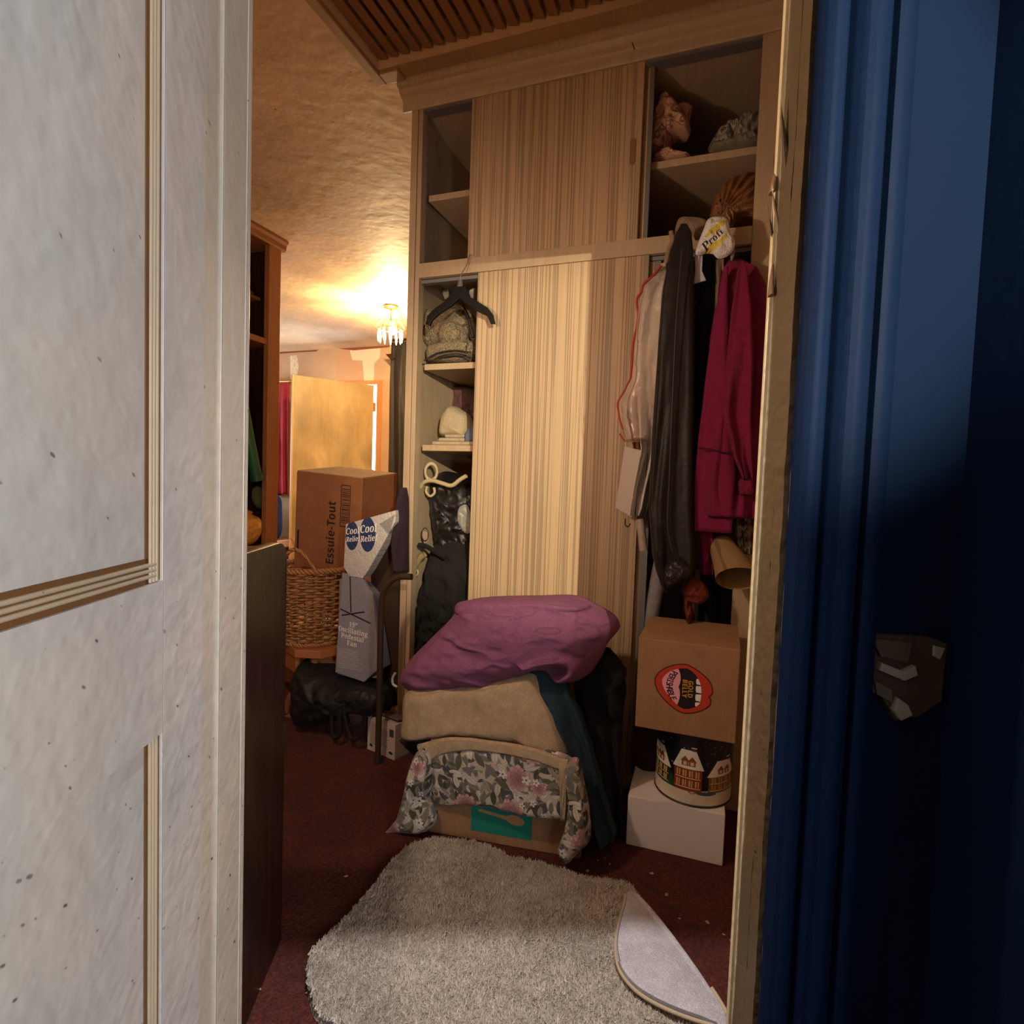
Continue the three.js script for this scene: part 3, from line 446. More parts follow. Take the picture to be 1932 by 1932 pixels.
{ // dark cabinet beside the doorway in the hall, with a lamp on it that lights the hall
  const c = doorThing('dark_cabinet', 'dark brown polished cabinet with rounded top corner beside the doorway', 'cabinet', -0.7, 0, 1.05);
  const h = 0.905, r = 0.045, o = [[-0.835, 0], [-1.268, 0], [-1.268, h - r]]; for (let i = 0; i <= 6; i++) { const a = i / 6 * PI / 2; o.push([-1.268 + r - r * Math.cos(a), h - r + r * Math.sin(a)]); } o.push([-0.835, h]);
  const side = (u) => extrude(o, 0.02, new THREE.Matrix4().makeTranslation(u, 0, 0).multiply(new THREE.Matrix4().makeRotationY(PI / 2)).multiply(new THREE.Matrix4().makeScale(-1, 1, 1)), 0.003);
  part(c, 'side_panel', flip(side(-0.422)), M.darkwood, { door: true }); part(c, 'side_panel', flip(side(-1.10)), M.darkwood, { door: true });
  part(c, 'top_panel', bd(-1.076, -0.426, h - 0.03, h - 0.005, 0.836, 1.22, 0.002), M.darkwood, { door: true });
  part(c, 'front_panel', bd(-1.076, -0.426, 0.04, h - 0.06, 1.225, 1.245), M.darkwood, { door: true });
  part(c, 'back_panel', bd(-1.076, -0.426, 0.0, h - 0.035, 0.836, 0.85), M.darkwood, { door: true });
  const u = -0.60, v = 1.02, bh = 0.645, t = doorThing('table_lamp', 'lamp with a flat metal dish shade standing on the dark cabinet', 'lamp', u, h, v);
  part(t, 'lamp_base', new THREE.LatheGeometry([[0.001, 0], [0.07, 0], [0.072, 0.015], [0.03, 0.03], [0.045, 0.10], [0.04, 0.22], [0.012, 0.30], [0.012, bh - 0.06], [0.001, bh - 0.06]].map(p => new THREE.Vector2(...p)), 24).translate(u, h - 0.003, -v), M.brass, { door: true });
  part(t, 'socket', cyl(u, h + bh - 0.07, h + bh - 0.034, -v, 0.016), M.brass, { door: true });
  part(t, 'bulb', ball(u, h + bh, -v, 0.034), std({ color: 0x000000, emissive: COL.warm, emissiveIntensity: 10 }), { door: true });
  part(t, 'dish_shade', new THREE.LatheGeometry([[0.001, 0.075], [0.03, 0.073], [0.07, 0.062], [0.10, 0.046], [0.102, 0.049], [0.07, 0.066], [0.03, 0.077], [0.001, 0.079]].map(p => new THREE.Vector2(...p)), 32).translate(u, h + bh, -v), std({ color: C(0x40382e), roughness: 0.8 }), { door: true });
  part(t, 'shade_arm', tube([[u, h + bh - 0.06, -v + 0.02], [u - 0.05, h + bh - 0.02, -v + 0.05], [u - 0.04, h + bh + 0.05, -v + 0.04], [u, h + bh + 0.077, -v]], 0.003, 20, 5), M.brass, { door: true });
  const l = new THREE.PointLight(COL.warm, POWER.hall); l.position.copy(UV(u, h + bh, v)); l.castShadow = true; l.shadow.radius = 1.6; scene.add(l);
}

// ---------- the built-in closet ----------
const CZ = -1.967;
{
  const c = thing('built_in_closet', 'cream built-in closet with ribbed sliding doors pushed to the middle', 'closet', [-0.5, 0, CZ - 0.3]);
  const P = (n, g, m = M.paint) => part(c, n, g, m);
  P('stile', bx(-1.190, -1.163, 0, 2.47, CZ - 0.028, CZ, 0.002)); P('stile', bx(-1.1615, -1.143, 0, 2.47, CZ - 0.045, CZ - 0.004, 0.002));
  P('stile', bx(0.048, 0.32, 0, 2.47, CZ - 0.03, CZ, 0.002));
  P('rail', bx(-1.1425, 0.0475, 1.829, 1.884, CZ - 0.02, CZ + 0.002, 0.002));
  P('upper_shelf', bx(-1.1425, 0.30, 1.862, 1.882, -2.58, CZ - 0.021), M.inside);
  P('side_panel', bx(-1.190, -1.165, 0, 2.47, -2.60, CZ - 0.0285), M.inside); P('side_panel', bx(0.30, 0.319, 0, 2.47, -2.60, CZ - 0.031), M.inside);
  P('back_panel', bx(-1.164, 0.299, 0, 2.47, -2.60, -2.582), M.inside);
  P('top_panel', bx(-1.190, 0.319, 2.47, 2.549, -2.60, CZ - 0.006), M.inside);
  P('floor_panel', bx(-1.164, 0.299, 0.0, 0.035, -2.581, CZ - 0.046), M.inside);
  P('divider', bx(-0.73, -0.715, 0.036, 1.861, -2.581, -2.06), M.inside); P('divider', bx(-0.73, -0.715, 1.883, 2.469, -2.581, -2.06), M.inside);
  const cornice = [[0, 2.462], [0.008, 2.458], [0.013, 2.464], [0.013, 2.492], [0.018, 2.498], [0.030, 2.502], [0.040, 2.510], [0.046, 2.520], [0.058, 2.523], [0.060, 2.527], [0.060, 2.5495], [-0.004, 2.5495], [-0.004, 2.462]];
  const cg = extrude(cornice, 1.53, new THREE.Matrix4().makeRotationY(PI / 2).premultiply(new THREE.Matrix4().makeTranslation(-1.222, 0, CZ)).multiply(new THREE.Matrix4().makeScale(-1, 1, 1)));
  P('cornice', flip(cg));
  P('track', bx(-1.1425, 0.0475, 2.455, 2.469, CZ - 0.05, CZ - 0.006), M.alu); P('track', bx(-1.1425, 0.0475, 1.815, 1.828, CZ - 0.05, CZ - 0.022), M.alu);
  P('base_rail', bx(-1.1425, 0.0475, 0.0, 0.035, CZ - 0.045, CZ - 0.002), M.paint);
  for (const [x0, x1, y] of [[-1.1425, -0.731, 2.170], [-1.1425, -0.731, 1.513], [-1.1425, -0.731, 1.192], [-0.714, 0.299, 2.162]]) P('shelf', bx(x0, x1, y - 0.024, y, -2.581, -2.03, 0.002), M.paint);
  // doors: the front pair in view, the rear pair behind them with grey edges
  const ud = P('sliding_door', bx(-0.939, -0.311, 1.886, 2.466, CZ - 0.021, CZ - 0.005, 0.0015), M.rib);
  const ring = extrude(outlinePts([[-0.345, 2.215], [-0.333, 2.215], [-0.331, 2.17], [-0.333, 2.135], [-0.345, 2.135], [-0.347, 2.17]], 24), 0.003, new THREE.Matrix4().makeTranslation(0, 0, CZ - 0.006), 0.001);
  part(ud, 'finger_pull', ring, std({ color: C(0x8a6543), roughness: 0.4 }));
  P('sliding_door', bx(-0.894, -0.268, 0.036, 1.829, CZ - 0.021, CZ - 0.005, 0.0015), M.rib);
  const rd = P('rear_door', bx(-0.90, -0.295, 1.886, 2.454, CZ - 0.045, CZ - 0.028), M.rib); part(rd, 'edge_strip', bx(-0.2945, -0.281, 1.886, 2.454, CZ - 0.046, CZ - 0.027), M.alu);
  const r2 = P('rear_door', bx(-0.86, -0.252, 0.036, 1.814, CZ - 0.045, CZ - 0.028), M.rib); part(r2, 'edge_strip', bx(-0.2515, -0.231, 0.036, 1.814, CZ - 0.046, CZ - 0.027), M.alu);
  P('clothes_rod', new THREE.CylinderGeometry(0.014, 0.014, 1.01, 14).rotateZ(PI / 2).translate(-0.207, 1.74, -2.25), M.steel);
  P('crack', tube([[-0.352, 2.525, CZ + 0.045], [-0.350, 2.505, CZ + 0.033], [-0.344, 2.492, CZ + 0.016]], 0.0014, 8, 4), M.black);
}
// --- left bay of the closet ---
{
  const h = thing('coat_hanger', 'empty black plastic coat hanger hooked over the closet rail', 'hanger', [-0.94, 1.62, -1.94]);
  const o = [[-0.967,1.769],[-0.924,1.766],[-0.905,1.726],[-0.866,1.702],[-0.834,1.682],[-0.812,1.656],[-0.803,1.625],[-0.815,1.626],[-0.829,1.654],[-0.865,1.671],[-0.917,1.706],[-0.944,1.727],[-0.978,1.701],[-1.03,1.675],[-1.059,1.653],[-1.067,1.634],[-1.081,1.641],[-1.075,1.668],[-1.044,1.694],[-1,1.718],[-0.984,1.738]];
  part(h, 'body', slab(o, -1.936, 0.010, 0.002), phys({ color: rgb(0.008, 0.007, 0.007), roughness: 0.5, specularIntensity: 0.35 }));
  part(h, 'collar', cyl(-0.9457, 1.765, 1.79, -1.931, 0.012, 0.008, 12), M.steel);
  part(h, 'hook', tube([[-0.9455, 1.788, -1.931], [-0.944, 1.81, -1.931], [-0.93, 1.85, -1.948], [-0.922, 1.893, -1.962], [-0.922, 1.8885, -1.985]], 0.0016, 30, 6), M.steel);
  const h2 = thing('second_hanger', 'dark hanger standing on the shelf behind the black coat hanger', 'hanger', [-0.95, 1.52, -2.04]);
  part(h2, 'arm', tube([[[-1.003,1.77]][0].concat(-2.04), [[-0.964,1.696]][0].concat(-2.04), [[-0.936,1.609]][0].concat(-2.04)], 0.006, 16, 6), std({ color: rgb(0.02, 0.015, 0.012), roughness: 0.4 }));
  const s = thing('sherpa_blanket', 'beige fleecy blanket rolled up on the closet shelf', 'blanket', [-1.04, 1.513, -2.15]);
  const fz = std({ map: T.fuzzC, color: C(0xd2c0a0), bumpMap: T.fuzz, bumpScale: 0.012, roughness: 1 });
  part(s, 'fold', blob([[-1.156,1.738],[-1.091,1.777],[-1.019,1.754],[-0.966,1.708],[-0.956,1.624],[-1.001,1.579],[-1.11,1.589],[-1.168,1.635]], -2.13, 0.075, { fold: 0.02, fscale: 22, seed: 8 }), fz);
  part(s, 'fold', blob([[-1.178,1.695],[-1.16,1.748],[-1.126,1.739],[-1.119,1.67],[-1.127,1.607],[-1.166,1.598],[-1.184,1.631]], -2.09, 0.05, { fold: 0.01, fscale: 22, seed: 18 }), fz);
  part(s, 'fold', blob([[-1.091,1.642],[-1.056,1.678],[-1.009,1.675],[-0.973,1.631],[-0.983,1.59],[-1.041,1.581],[-1.082,1.6]], -2.055, 0.045, { fold: 0.012, fscale: 30, seed: 28 }), fz);
  part(s, 'roll', blob([[-1.15,1.584],[-1.107,1.599],[-0.942,1.599],[-0.935,1.549],[-0.962,1.521],[-1.104,1.522],[-1.146,1.532]], -2.085, 0.075, { fold: 0.006, pow: 4, seed: 38 }), fz);
  for (let i = 0; i < 3; i++) part(s, 'rolled_edge', tube([[-1.13 + i * 0.03, 1.522 + i * 0.004, -2.005 - i * 0.004], [-1.07 + i * 0.02, 1.545 - i * 0.006, -1.996 - i * 0.003], [-0.99, 1.553 - i * 0.009, -1.998 - i * 0.003], [-0.93, 1.545 - i * 0.009, -2.01 - i * 0.003]], 0.003, 24, 6), i % 2 ? fz : std({ color: rgb(0.02, 0.018, 0.016), roughness: 0.9 }));
  const w = thing('white_roll', 'white rolled towel end behind the hanger', 'towel', [-0.95, 1.72, -2.1]);
  part(w, 'roll', blob([[-0.984,1.812],[-0.958,1.821],[-0.942,1.805],[-0.94,1.763],[-0.961,1.757],[-0.98,1.775]], -2.12, 0.05, { pow: 3, n: 40, rings: 8 }), fabric(0xcdbfae));
  const w2 = thing('white_card', 'small white card sticking up behind the hanger', 'card', [-1.07, 1.72, -2.2]);
  part(w2, 'sheet', slab([[-1.152,1.863],[-1.13,1.868],[-1.126,1.83],[-1.143,1.82],[-1.154,1.841]], -2.2, 0.006, 0.001), fabric(0xb9b3a6));
}
{
  const cream = fabric(0xcab793);
  const t1 = thing('folded_towel', 'cream folded towel lying flat on the lower closet shelf', 'towel', [-1.05, 1.192, -2.15]);
  part(t1, 'fold', bx(-1.115, -0.80, 1.193, 1.209, -2.36, -2.055, 0.008), cream); part(t1, 'fold', bx(-1.095, -0.80, 1.209, 1.225, -2.36, -2.07, 0.008), cream); part(t1, 'fold', bx(-1.07, -0.80, 1.225, 1.239, -2.36, -2.08, 0.007), cream);
  const t2 = thing('bunched_towel', 'cream towel bunched upright on the flat folded towel', 'towel', [-1.02, 1.24, -2.2]);
  part(t2, 'body', blob([[-1.132,1.241],[-1.131,1.295],[-1.12,1.335],[-1.091,1.366],[-1.061,1.361],[-1.036,1.347],[-1.001,1.323],[-0.984,1.257],[-1.001,1.233],[-1.086,1.23]], -2.18, 0.06, { fold: 0.014, fscale: 12, pow: 3.5, seed: 33 }), cream);
  const t3 = thing('dark_bundle', 'dim reddish and grey cloth bundle behind the bunched towel', 'cloth', [-1.0, 1.25, -2.4]);
  part(t3, 'body', blob([[-1.202,1.254],[-1.214,1.451],[-1.177,1.491],[-1.115,1.485],[-1.06,1.448],[-1.053,1.255]], -2.40, 0.07, { fold: 0.05, fscale: 16, seed: 43 }), fabric(0x6a4a44));
  const t4 = thing('blue_grey_bundle', 'blue-grey crumpled cloth at the door edge of the lower shelf', 'cloth', [-0.95, 1.24, -2.08]);
  part(t4, 'body', blob([[-0.998,1.192],[-0.99,1.235],[-0.967,1.265],[-0.924,1.282],[-0.897,1.194]], -2.10, 0.03, { fold: 0.02, fscale: 26, seed: 47, n: 48 }), fabric(0x707890));
}
{
  const g = thing('curled_strap', 'pale strap and ring hooked inside the closet below the lower shelf', 'strap', [-1.1, 1.0, -2.1]);
  const cm = std({ color: C(0xb8a67e), roughness: 0.6 });
  part(g, 'ring', new THREE.TorusGeometry(0.032, 0.008, 8, 30).scale(0.75, 1.05, 1).rotateY(0.5).translate(-1.125, 1.085, -2.08), cm);
  part(g, 'band', tube([...[[-1.168,1.019],[-1.152,1.041],[-1.115,1.049],[-1.066,1.039],[-1.025,1.032],[-0.988,1.057],[-0.961,1.073]].map(p => [p[0], p[1], -2.07])], 0.009, 40, 8), cm);
  part(g, 'hook', tube([...[[-1.142,1.024],[-1.146,1.002],[-1.126,0.985],[-1.107,0.999],[-1.11,1.021]].map(p => [p[0], p[1], -2.08])], 0.006, 20, 6), cm);
  const bin = phys({ color: rgb(0.010, 0.009, 0.009), roughness: 0.42, bumpMap: T.crinkle, bumpScale: 0.0035 });
  const b1 = thing('black_bin_bag', 'full black plastic bag in the lower left bay of the closet', 'bag', [-1.0, 0.6, -2.2]);
  part(b1, 'body', blob([[-1.177,1.053],[-1.135,1.089],[-1.046,1.08],[-0.947,1.049],[-0.925,0.782],[-0.958,0.667],[-1.083,0.656],[-1.15,0.836],[-1.174,0.95]], -2.2, 0.10, { fold: 0.05, fscale: 14, seed: 53 }), bin);
  part(b1, 'plastic_flap', blob([[-0.999,0.943],[-0.966,0.957],[-0.94,0.888],[-0.948,0.844],[-0.967,0.841],[-1.002,0.884]], -2.09, 0.008, { fold: 0.012, fscale: 50, n: 40, rings: 8 }), phys({ color: C(0xc9c8bd), transmission: 0.5, roughness: 0.3 }));
  const b2 = thing('black_clothes_heap', 'heap of crumpled black clothes in the bottom left of the closet', 'clothes', [-1.0, 0.04, -2.1]);
  part(b2, 'body', blob([[-1.157,0.663],[-1.13,0.777],[-1.075,0.814],[-0.942,0.812],[-0.858,0.732],[-0.83,0.26],[-0.879,-0.012],[-1.135,-0.061],[-1.218,0.155],[-1.211,0.431],[-1.197,0.569]], -2.14, 0.12, { fold: 0.075, fscale: 20, seed: 59 }), fabric(0x1a1716));
  part(b2, 'strap', tube([...[[-1.14,0.788],[-1.111,0.785],[-1.067,0.767],[-1.019,0.745]].map(p => [p[0], p[1], -2.02])], 0.010, 12, 6), fabric(0x141212));
  const b3 = thing('yellow_umbrella', 'yellowish umbrella end poking out of the black clothes', 'umbrella', [-1.11, 0.66, -2.05]);
  part(b3, 'grip', tube([...[[-1.118,0.75],[-1.139,0.731],[-1.156,0.703],[-1.165,0.681]].map(p => [p[0], p[1], -2.03])], 0.014, 16, 8), std({ color: C(0x8f7c55), roughness: 0.6 }));
  part(b3, 'end_ring', new THREE.TorusGeometry(0.014, 0.005, 6, 16).translate([[-1.16,0.672]][0][0], [[-1.16,0.672]][0][1], -2.03), std({ color: C(0xb7a27a), roughness: 0.6 }));
  const b4 = thing('key_ring', 'thin dark ring with pale tag hanging in the closet', 'ring', [-1.06, 0.75, -2.05]);
  part(b4, 'ring', new THREE.TorusGeometry(0.022, 0.002, 6, 24).scale(0.7, 1.2, 1).translate([[-1.129,0.829]][0][0], [[-1.129,0.829]][0][1], -2.05), M.black);
  part(b4, 'tag', slab([[-1.145,0.845],[-1.125,0.838],[-1.117,0.799],[-1.136,0.789],[-1.147,0.819]], -2.06, 0.003), fabric(0xb09a80));
}
// --- right bay: shelves ---
{
  const p = thing('pinkish_paper_bag', 'crumpled pinkish tan paper bag on the top right closet shelf', 'bag', [-0.24, 2.162, -2.15]);
  const pm = std({ color: C(0xc59a7e), roughness: 0.9, bumpMap: T.crinkle, bumpScale: 0.0035 });
  part(p, 'body', blob([[-0.303,2.239],[-0.302,2.334],[-0.292,2.396],[-0.257,2.441],[-0.227,2.411],[-0.192,2.36],[-0.167,2.31],[-0.171,2.29],[-0.216,2.292],[-0.238,2.272],[-0.244,2.233]], -2.13, 0.07, { fold: 0.035, fscale: 22, seed: 63, pow: 3 }), pm);
  part(p, 'folded_corner', blob([[-0.225,2.417],[-0.198,2.423],[-0.168,2.407],[-0.172,2.371],[-0.176,2.339],[-0.205,2.386]], -2.16, 0.02, { fold: 0.01, n: 40, rings: 8 }), pm);
  part(p, 'crumpled_base', blob([[-0.29,2.191],[-0.27,2.216],[-0.231,2.225],[-0.19,2.201],[-0.158,2.19],[-0.171,2.179],[-0.232,2.181]], -2.08, 0.03, { fold: 0.02, fscale: 40, seed: 67, n: 64 }), pm);
  const r = thing('brown_tin_roll', 'small dark brown roll beside the pinkish paper bag', 'roll', [-0.2, 2.162, -2.15]);
  part(r, 'core', new THREE.CylinderGeometry(0.034, 0.034, 0.09, 24).rotateX(PI / 2).rotateY(0.4).translate(-0.19, 2.197, -2.17), M.darkwood); part(r, 'cap', new THREE.CylinderGeometry(0.022, 0.022, 0.094, 20).rotateX(PI / 2).rotateY(0.4).translate(-0.19, 2.197, -2.168), std({ color: C(0x7a5a3c) }));
  const g = thing('grey_plastic_bag', 'limp greyish plastic bag on the top right closet shelf', 'bag', [0, 2.162, -2.15]);
  part(g, 'body', blob([[-0.106,2.236],[-0.084,2.281],[-0.059,2.303],[-0.017,2.317],[0.041,2.329],[0.075,2.314],[0.07,2.242],[0.047,2.221],[-0.029,2.223]], -2.15, 0.05, { fold: 0.05, fscale: 18, fx: 1.5, seed: 69 }), phys({ color: C(0xa89f8a), roughness: 0.4, transmission: 0.25, bumpMap: T.crinkle, bumpScale: 0.003 }));
  const h = thing('brown_satin_bag', 'pleated brown satin bag tied below the top right shelf', 'bag', [0.0, 1.884, -2.15]);
  const bm = phys({ color: C(0x8c5a34), roughness: 0.5, sheen: 0.4, sheenRoughness: 0.5 });
  part(h, 'body', blob([[-0.086,1.975],[-0.088,2.021],[-0.078,2.065],[-0.049,2.105],[0.001,2.125],[0.06,2.125],[0.096,2.067],[0.098,1.962],[0.061,1.943],[-0.015,1.947]], -2.15, 0.09, { fold: 0.01, seed: 73, lump: (x, y, s) => 0.012 * Math.sin(Math.atan2(y - 1.98, x + 0.05) * 26) * s * (1 - s) * 4 }), bm);
  part(h, 'tied_end', hang([[-0.037,-0.011,1.964],[-0.04,-0.003,1.947],[-0.025,-0.009,1.926],[-0.022,-0.012,1.916]], -2.03, 0.02, { k: 7, amp: 0.6, m: 20 }), phys({ color: C(0xb08a66), roughness: 0.5 }));
}
// --- right bay: hanging clothes ---
{
  const g = thing('clear_garment_bag', 'clear plastic garment bag with red piping over a cream garment', 'garment bag', [-0.26, 0.85, -1.92]);
  part(g, 'cream_garment', hang([[-0.223,-0.206,1.738],[-0.26,-0.193,1.671],[-0.274,-0.18,1.603],[-0.278,-0.183,1.467],[-0.282,-0.183,1.329],[-0.268,-0.191,1.208],[-0.261,-0.196,1.173],[-0.284,-0.228,0.98],[-0.283,-0.238,0.958]], -1.93, 0.035, { k: 6, amp: 0.6, seed: 81 }), fabric(0xf4eadc));
  part(g, 'film', hang([[-0.218,-0.202,1.755],[-0.274,-0.192,1.69],[-0.291,-0.182,1.615],[-0.298,-0.184,1.514],[-0.305,-0.185,1.395],[-0.334,-0.191,1.318],[-0.325,-0.198,1.258],[-0.305,-0.205,1.198]], -1.90, 0.05, { k: 4, amp: 0.25, seed: 83 }), phys({ color: C(0xfff6ec), transmission: 0.72, roughness: 0.3, thickness: 0, bumpMap: T.crinkle, bumpScale: 0.006 }));
  const red = std({ color: C(0xa8321f), roughness: 0.5 });
  part(g, 'piping', tube([[-0.215,1.75],[-0.237,1.724],[-0.267,1.697],[-0.274,1.672],[-0.285,1.656],[-0.286,1.634],[-0.28,1.607],[-0.283,1.563],[-0.292,1.513],[-0.294,1.445],[-0.296,1.401]].map(p => [p[0], p[1], -1.868]), 0.0042, 60, 6), red);
  part(g, 'piping', tube([[-0.295,1.4],[-0.312,1.363],[-0.333,1.32],[-0.328,1.291],[-0.323,1.265],[-0.312,1.237]].map(p => [p[0], p[1], -1.862]), 0.003, 40, 6), red);
  part(g, 'piping', tube([[-0.325,1.225],[-0.316,1.211],[-0.305,1.199]].map(p => [p[0], p[1], -1.88]), 0.003, 10, 6), red);
  part(g, 'orange_lining', hang([[-0.306,-0.273,1.355],[-0.314,-0.265,1.294],[-0.297,-0.262,1.224],[-0.284,-0.258,1.179]], -1.935, 0.015, { k: 5, amp: 0.4, m: 24 }), fabric(0xb0754a));
  part(g, 'paper_panel', slab([[-0.308,1.184],[-0.254,1.17],[-0.268,0.959],[-0.277,0.952],[-0.298,0.965],[-0.33,0.981],[-0.32,1.065]], -1.895, 0.002, 0.001), phys({ color: C(0xe8ddd0), roughness: 0.4, transmission: 0.55, thickness: 0 }));
  part(g, 'white_edge', tube([[-0.253,1.171],[-0.26,1.102],[-0.271,1.032],[-0.278,0.959]].map(p => [p[0], p[1], -1.885]), 0.0035, 20, 6), fabric(0xf2ece0));
  part(g, 'grey_strip', hang([[-0.256,-0.236,1.163],[-0.265,-0.236,1.085],[-0.267,-0.236,0.972],[-0.266,-0.24,0.956]], -1.91, 0.012, { k: 3, amp: 0.2, m: 24 }), fabric(0x9a9088));
  part(g, 'paper_tube', new THREE.CylinderGeometry(0.014, 0.014, 0.105, 14).rotateZ(0.16).translate([[-0.242,0.895]][0][0], [[-0.242,0.895]][0][1], -1.91), fabric(0xc8b4a0));
  part(g, 'hook', tube([[-0.297,0.946],[-0.296,0.925],[-0.287,0.919],[-0.28,0.93]].map(p => [p[0], p[1], -1.9]), 0.0022, 14, 5), M.darkwood);
}
{
  const s = thing('beige_tote_strap', 'beige cloth strap and clip hung over the closet rail', 'strap', [-0.2, 1.83, -1.94]);
  part(s, 'cloth', blob([[-0.183,1.855],[-0.183,1.906],[-0.173,1.926],[-0.143,1.926],[-0.091,1.907],[-0.1,1.863],[-0.119,1.848],[-0.133,1.883],[-0.155,1.894],[-0.166,1.845]], -1.945, 0.014, { fold: 0.006, fscale: 40 }), fabric(0x9c846c));
  part(s, 'tie', tube([[-0.196,1.875],[-0.19,1.844],[-0.2,1.82],[-0.205,1.787],[-0.212,1.763]].map(p => [p[0], p[1], -1.92]), 0.008, 20, 8), fabric(0xa98d72));
  part(s, 'clip', bx(-0.222, -0.204, 1.752, 1.772, -1.918, -1.902, 0.003), std({ color: C(0xb89a80), roughness: 0.5 }));
  const b = thing('black_garment_bag', 'long black zipped garment bag hanging in the closet', 'garment bag', [-0.15, 0.75, -1.86]);
  part(b, 'body', hang([[-0.162,-0.143,1.865],[-0.174,-0.128,1.839],[-0.191,-0.12,1.776],[-0.208,-0.111,1.647],[-0.212,-0.103,1.5],[-0.217,-0.093,1.253],[-0.219,-0.084,1.003],[-0.202,-0.072,0.853],[-0.189,-0.07,0.803],[-0.17,-0.09,0.752],[-0.15,-0.127,0.73]], -1.86, (t) => 0.035 + 0.03 * t, { k: 3, amp: 0.22, seed: 87, m: 90, n: 72 }), phys({ color: rgb(0.017, 0.014, 0.012), roughness: 0.55, specularIntensity: 0.6, bumpMap: T.crinkle, bumpScale: 0.002 }));
  part(b, 'zip', tube([[-0.149,1.764],[-0.155,1.562],[-0.155,1.309],[-0.153,1.085],[-0.15,0.924],[-0.134,0.86]].map(p => [p[0], p[1], -1.795]), 0.0022, 50, 5), std({ color: rgb(0.035, 0.032, 0.03), roughness: 0.5 }));
  part(b, 'knotted_end', blob([[-0.164,0.755],[-0.154,0.822],[-0.117,0.842],[-0.073,0.809],[-0.082,0.785],[-0.128,0.748],[-0.15,0.736]], -1.825, 0.045, { fold: 0.022, fscale: 26, seed: 89 }), phys({ color: rgb(0.022, 0.019, 0.017), roughness: 0.4, bumpMap: T.crinkle, bumpScale: 0.003 }));
  const k = thing('black_dress', 'black dress hanging behind the magenta robe', 'dress', [-0.08, 0.8, -1.95]);
  part(k, 'body', hang([[-0.096,-0.064,1.798],[-0.108,-0.051,1.729],[-0.11,-0.036,1.563],[-0.102,-0.034,1.328],[-0.093,-0.022,1.091],[-0.086,-0.023,0.938]], -1.945, 0.03, { k: 4, amp: 0.3, seed: 91 }), fabric(0x0d0c0e));
  const wv = thing('white_ribbon', 'short white cloth strip hanging from the printed bag', 'cloth strip', [-0.11, 1.68, -1.86]);
  part(wv, 'strip', slab([[-0.115,1.775],[-0.093,1.769],[-0.093,1.721],[-0.08,1.692],[-0.114,1.685],[-0.111,1.723]], -1.868, 0.004, 0.001), fabric(0xd6d4d8));
  const bs = thing('beige_blouse', 'narrow beige blouse sleeve beside the black dress', 'blouse', [-0.03, 1.4, -1.93]);
  part(bs, 'body', hang([[-0.056,-0.031,1.774],[-0.052,-0.024,1.689],[-0.05,-0.028,1.591],[-0.056,-0.031,1.459]], -1.925, 0.02, { k: 4, amp: 0.4, m: 30 }), fabric(0x9a8068));
  const m = thing('magenta_robe', 'magenta fleece robe hanging at the right end of the closet', 'robe', [0.02, 0.9, -1.88]);
  const mg = fabric(0x8a1747, { roughness: 1 });
  part(m, 'body', hang([[-0.019,0.021,1.765],[-0.036,0.068,1.733],[-0.045,0.094,1.677],[-0.062,0.108,1.517],[-0.074,0.116,1.322],[-0.08,0.111,1.175],[-0.08,0.103,1.043],[-0.069,0.098,0.968]], -1.92, (t) => 0.05 + 0.03 * t, { k: 4, amp: 0.28, seed: 93, n: 72, m: 80 }), mg);
  part(m, 'front_flap', hang([[-0.029,-0.017,1.723],[-0.038,-0.014,1.668],[-0.058,-0.003,1.51],[-0.068,0.011,1.35],[-0.078,0.026,1.179],[-0.082,0.036,1.091],[-0.075,0.033,0.922]], -1.855, 0.025, { k: 2, amp: 0.3, seed: 95, m: 70 }), mg);
  part(m, 'waist_seam', tube([[-0.074,1.176],[-0.04,1.173],[-0.004,1.164],[0.029,1.166]].map(p => [p[0], p[1], -1.819]), 0.0022, 16, 5), fabric(0x4d0a26));
  part(m, 'sleeve', hang([[0.018,0.027,1.729],[0.008,0.038,1.699],[-0.003,0.056,1.567],[-0.01,0.067,1.41],[-0.013,0.068,1.283],[0.02,0.076,1.172],[0.054,0.084,1.085]], -1.845, 0.028, { k: 3, amp: 0.3, seed: 97, m: 60 }), mg);
  part(m, 'cuff', hang([[0.048,0.083,1.088],[0.044,0.085,1.074],[0.047,0.087,1.052],[0.051,0.083,1.039]], -1.84, 0.034, { k: 3, amp: 0.1, m: 12 }), mg);
  const tl = thing('magenta_belt', 'magenta belt end dangling below the robe', 'belt', [-0.05, 0.8, -1.89]);
  part(tl, 'tail', hang([[-0.071,-0.022,0.932],[-0.063,-0.016,0.874],[-0.054,-0.014,0.783]], -1.9, 0.015, { k: 4, amp: 0.5, m: 24 }), mg);
  const pb = thing('printed_bag', 'white plastic bag with yellow band and black lettering on the hangers', 'bag', [-0.06, 1.76, -1.86]);
  const o = [[-0.112,1.764],[-0.105,1.802],[-0.092,1.84],[-0.081,1.867],[-0.057,1.871],[-0.027,1.861],[-0.017,1.822],[-0.001,1.788],[-0.013,1.756],[-0.045,1.746],[-0.064,1.762],[-0.082,1.765]];
